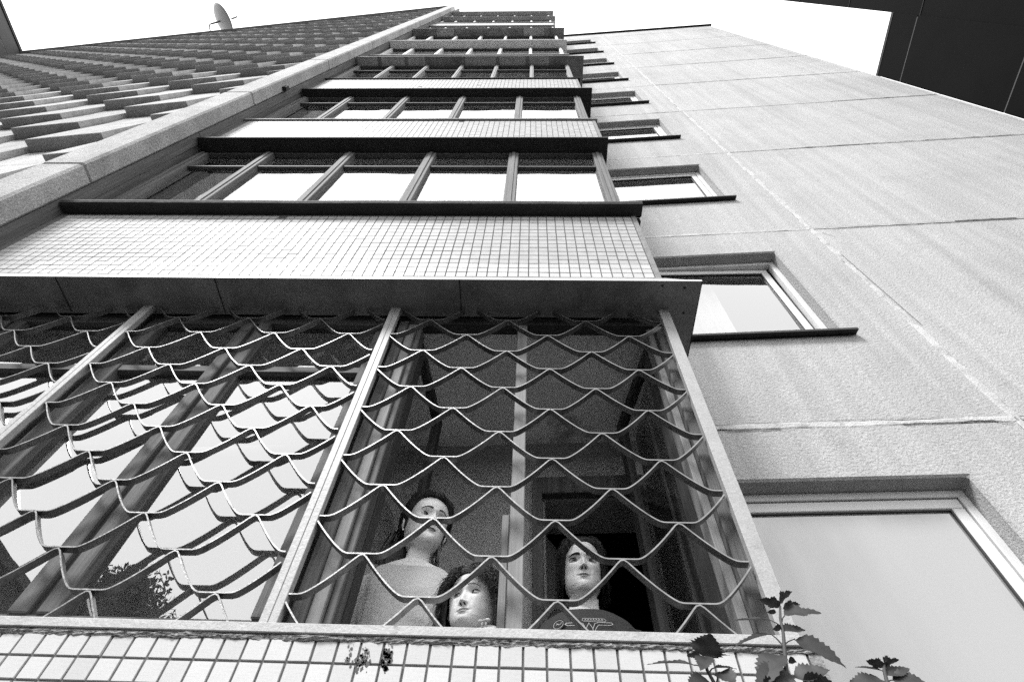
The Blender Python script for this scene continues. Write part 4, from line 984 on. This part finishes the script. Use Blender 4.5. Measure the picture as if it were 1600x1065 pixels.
# woman: dark hair pulled back, a loose tail behind her right shoulder
def tail(W, ho, H):
    rs = random.Random(8); b = MB()
    b.tube([W((-.16, .36, .30)), W((-.27, .34, .0)), W((-.36, .30, -.25)), W((-.43, .24, -.50)), W((-.47, .20, -.80))], [.036, .046, .048, .040, .016], 14)
    for k in range(90):
        x0 = -.22+rs.gauss(0, .07); y0 = .32+rs.gauss(0, .06); q = rs.gauss(0, .05); pts = []
        for i in range(9):
            t = i/8; pts.append(W((x0-.27*t+q*t+.02*math.sin(q*60+t*5), y0-.12*t-.03*math.sin(t*4+q*40), .42-1.22*t+.1*q)))
        b.tube(pts, [.0030, .0034, .0034, .0034, .003, .003, .0025, .002, .0006], 4)
    for k in range(26):                                              # wisps beside the far cheek and nape
        x0 = .30+rs.gauss(0, .02); ph = rs.uniform(0, 6); pts = [W((x0+.05*t+.035*math.sin(ph+t*6), .06+.06*rs.random(), .42-.75*t)) for t in [i/9*rs.uniform(.95, 1) for i in range(10)]]
        b.tube(pts, .0007, 3, False)
    b.build('ponytail', MT['hair'], ho, smooth=True)
make_person('woman with dark hair pulled back, in a pale top, looking up through the grille', (-0.33, 1.78), 0.214, (-0.338, 1.65, 1.380), 30, 5, 0, 8, Head(jaw=1.05, nose=.95, wide=1.06, neck=.75, brow=.017),
    dict(line=lerp_line([(0, .845), (.45, .835), (.8, .775), (1.05, .66), (1.28, .50), (1.55, .34), (2.2, .16), (3.14, .10)]), thick=lambda a, v: .070+.012*math.sin(a*9), strands=420, arange=(.0, 3.1), len=lambda a: .01, curl=.03, fly=.03, rad=.0007, extra=tail),
    dict(neck=lambda a: -.47-.17*max(0, math.cos(a))**2+.05*math.sin(a), m='top_grey'), 'skin', gaze=(4, 4), lid=.50, shoulders=.98, nc=.15, earring=True, seed=1)
# girl: wavy brown hair to the shoulders
pg, WG = make_person('girl with wavy dark hair and white top, her chin just above the sill', (-0.17, 1.56), 0.188, (-0.172, 1.475, 0.968), -22, -3, 0, -5, Head(child=True, jaw=1.08, nose=.70, wide=1.18, neck=.74, brow=.012),
    dict(line=lerp_line([(0, .80), (.35, .79), (.7, .66), (.95, .50), (1.15, .28), (1.35, .02), (1.8, -.20), (3.14, -.28)]), thick=lambda a, v: .06+.09*min(1, abs(a)/1.2)*min(1, v*1.6), hold=.42, strands=1700, arange=(.25, 3.1), len=lambda a: .14, curl=.085, fly=.14, rad=.0006),
    dict(neck=lambda a: -.42-.06*max(0, math.cos(a)), m='top_white'), 'skin_child', lip='lip_pale', gaze=(-6, -16), lid=.22, shoulders=.86, nc=.26, extra_body=[((-0.098, 1.505, 0.848), (.055, .05, .045)), ((-0.06, 1.53, 0.80), (.045, .045, .06))], hair_m='hair_brown', seed=2)
bow = MB()
for c_, r_ in (((-0.121, 1.462, 0.886), (.009, .006, .0045)), ((-0.103, 1.462, 0.890), (.008, .006, .005)), ((-0.112, 1.459, 0.887), (.0035, .004, .004)), ((-0.117, 1.461, 0.879), (.0025, .003, .007)), ((-0.107, 1.461, 0.879), (.0025, .003, .006))): bow.ell(c_, r_, 12, 8)
bow.build('shoulder_bow', MT['top_white'], pg, smooth=True)
# boy: chin-length dark hair, dark printed T-shirt
pb, WB = make_person('teenage boy with chin-length dark hair in a dark printed T-shirt', (0.21, 1.88), 0.218, (0.206, 1.81, 1.326), 0, 7, 0, -4, Head(male=True, jaw=1.12, nose=1.05, wide=1.0, neck=1.0, brow=.022),
    dict(line=lambda a: float(np.interp(a, [-3.15, -1.9, -1.35, -1.1, -.85, -.5, -.1, .35, .8, 1.05, 1.35, 1.9, 3.15], [.0, .02, .16, .40, .62, .76, .82, .84, .74, .52, .18, .02, .0])), thick=lambda a, v: .045+.05*min(1, abs(a)/1.3)*min(1, v*2), hold=.36, strands=500, arange=(.45, 3.1), len=lambda a: .04, curl=.03, fly=.06, rad=.0009),
    dict(neck=lambda a: -.36-.09*max(0, math.cos(a)), m='top_dark'), 'skin', lip='lip_pale', gaze=(-4, -10), lid=.27, shoulders=1.13, nc=.15, seed=4)
def on_chest(x, z, off=0.050):
    z = z-.06
    a = math.asin(max(-1, min(1, x/.88)))
    X, Y, _ = Head(male=True, neck=.88).surf(np.array([a]), np.array([z]))
    return WB((x, float(Y[0])*1.065-off-.035, z-.0))
def ribbon(mb, pts, w):
    for i in range(len(pts)-1):
        (x0, z0), (x1, z1) = pts[i], pts[i+1]; L = math.hypot(x1-x0, z1-z0) or 1; nx, nz = -(z1-z0)/L*w, (x1-x0)/L*w; ex, ez_ = (x1-x0)/L*w*.6, (z1-z0)/L*w*.6
        mb.quad(on_chest(x0+nx-ex, z0+nz-ez_), on_chest(x1+nx+ex, z1+nz+ez_), on_chest(x1-nx+ex, z1-nz+ez_), on_chest(x0-nx-ex, z0-nz-ez_))
arc = lambda x: -.700-.45*(x-.02)**2
pw = MB(); pk = MB()
for i in range(22):
    x = -.36+i*.037
    if -.08 < x < .30: continue
    pk.quad(on_chest(x, arc(x)+.012), on_chest(x+.018, arc(x)+.012), on_chest(x+.018, arc(x)-.012), on_chest(x, arc(x)-.012))
ov = [(-.42+.085*math.cos(t)*.8-.03*math.sin(t), -.785+.062*math.sin(t)+.05*math.cos(t)) for t in [2*math.pi*k/18 for k in range(19)]]
pk.add([on_chest(-.42+(x+.42)*1.3, -.785+(z+.785)*1.35, .0495) for x, z in ov[:-1]], [tuple(range(18))])
ribbon(pw, ov, .003); ribbon(pw, [(-.46, -.80), (-.43, -.77), (-.40, -.79), (-.37, -.75)], .003); ribbon(pw, [(-.45, -.76), (-.41, -.80)], .0035)
ct = [(-.06, -.735), (-.04, -.69), (.27, -.70), (.31, -.735), (.27, -.765), (-.03, -.755), (-.06, -.735)]; ribbon(pw, ct, .0035)
for k in range(7):
    x = -.02+k*.042; ribbon(pw, [(x, -.745), (x+.012, -.705), (x+.024, -.745)], .003)
    if k % 2: ribbon(pw, [(x+.004, -.728), (x+.02, -.728)], .003)
for sg in (-1, 1):
    f = lambda x: .04+sg*x
    ribbon(pw, [(f(.34), -.775), (f(.36), -.80), (f(.32), -.825), (f(.14), -.83), (f(.10), -.90), (f(.07), -.97)], .0045); ribbon(pw, [(f(.34), -.775), (f(.15), -.775), (f(.09), -.80), (f(.055), -.90)], .0045)
    ribbon(pw, [(f(.0), -.79), (f(.05), -.90), (f(.055), -.97)], .0045)
sp_ = pk.build('shirt_print', MT['print_black'], pb); pw.build('print_outline', MT['print_white'], sp_)
SC['done'] = 1
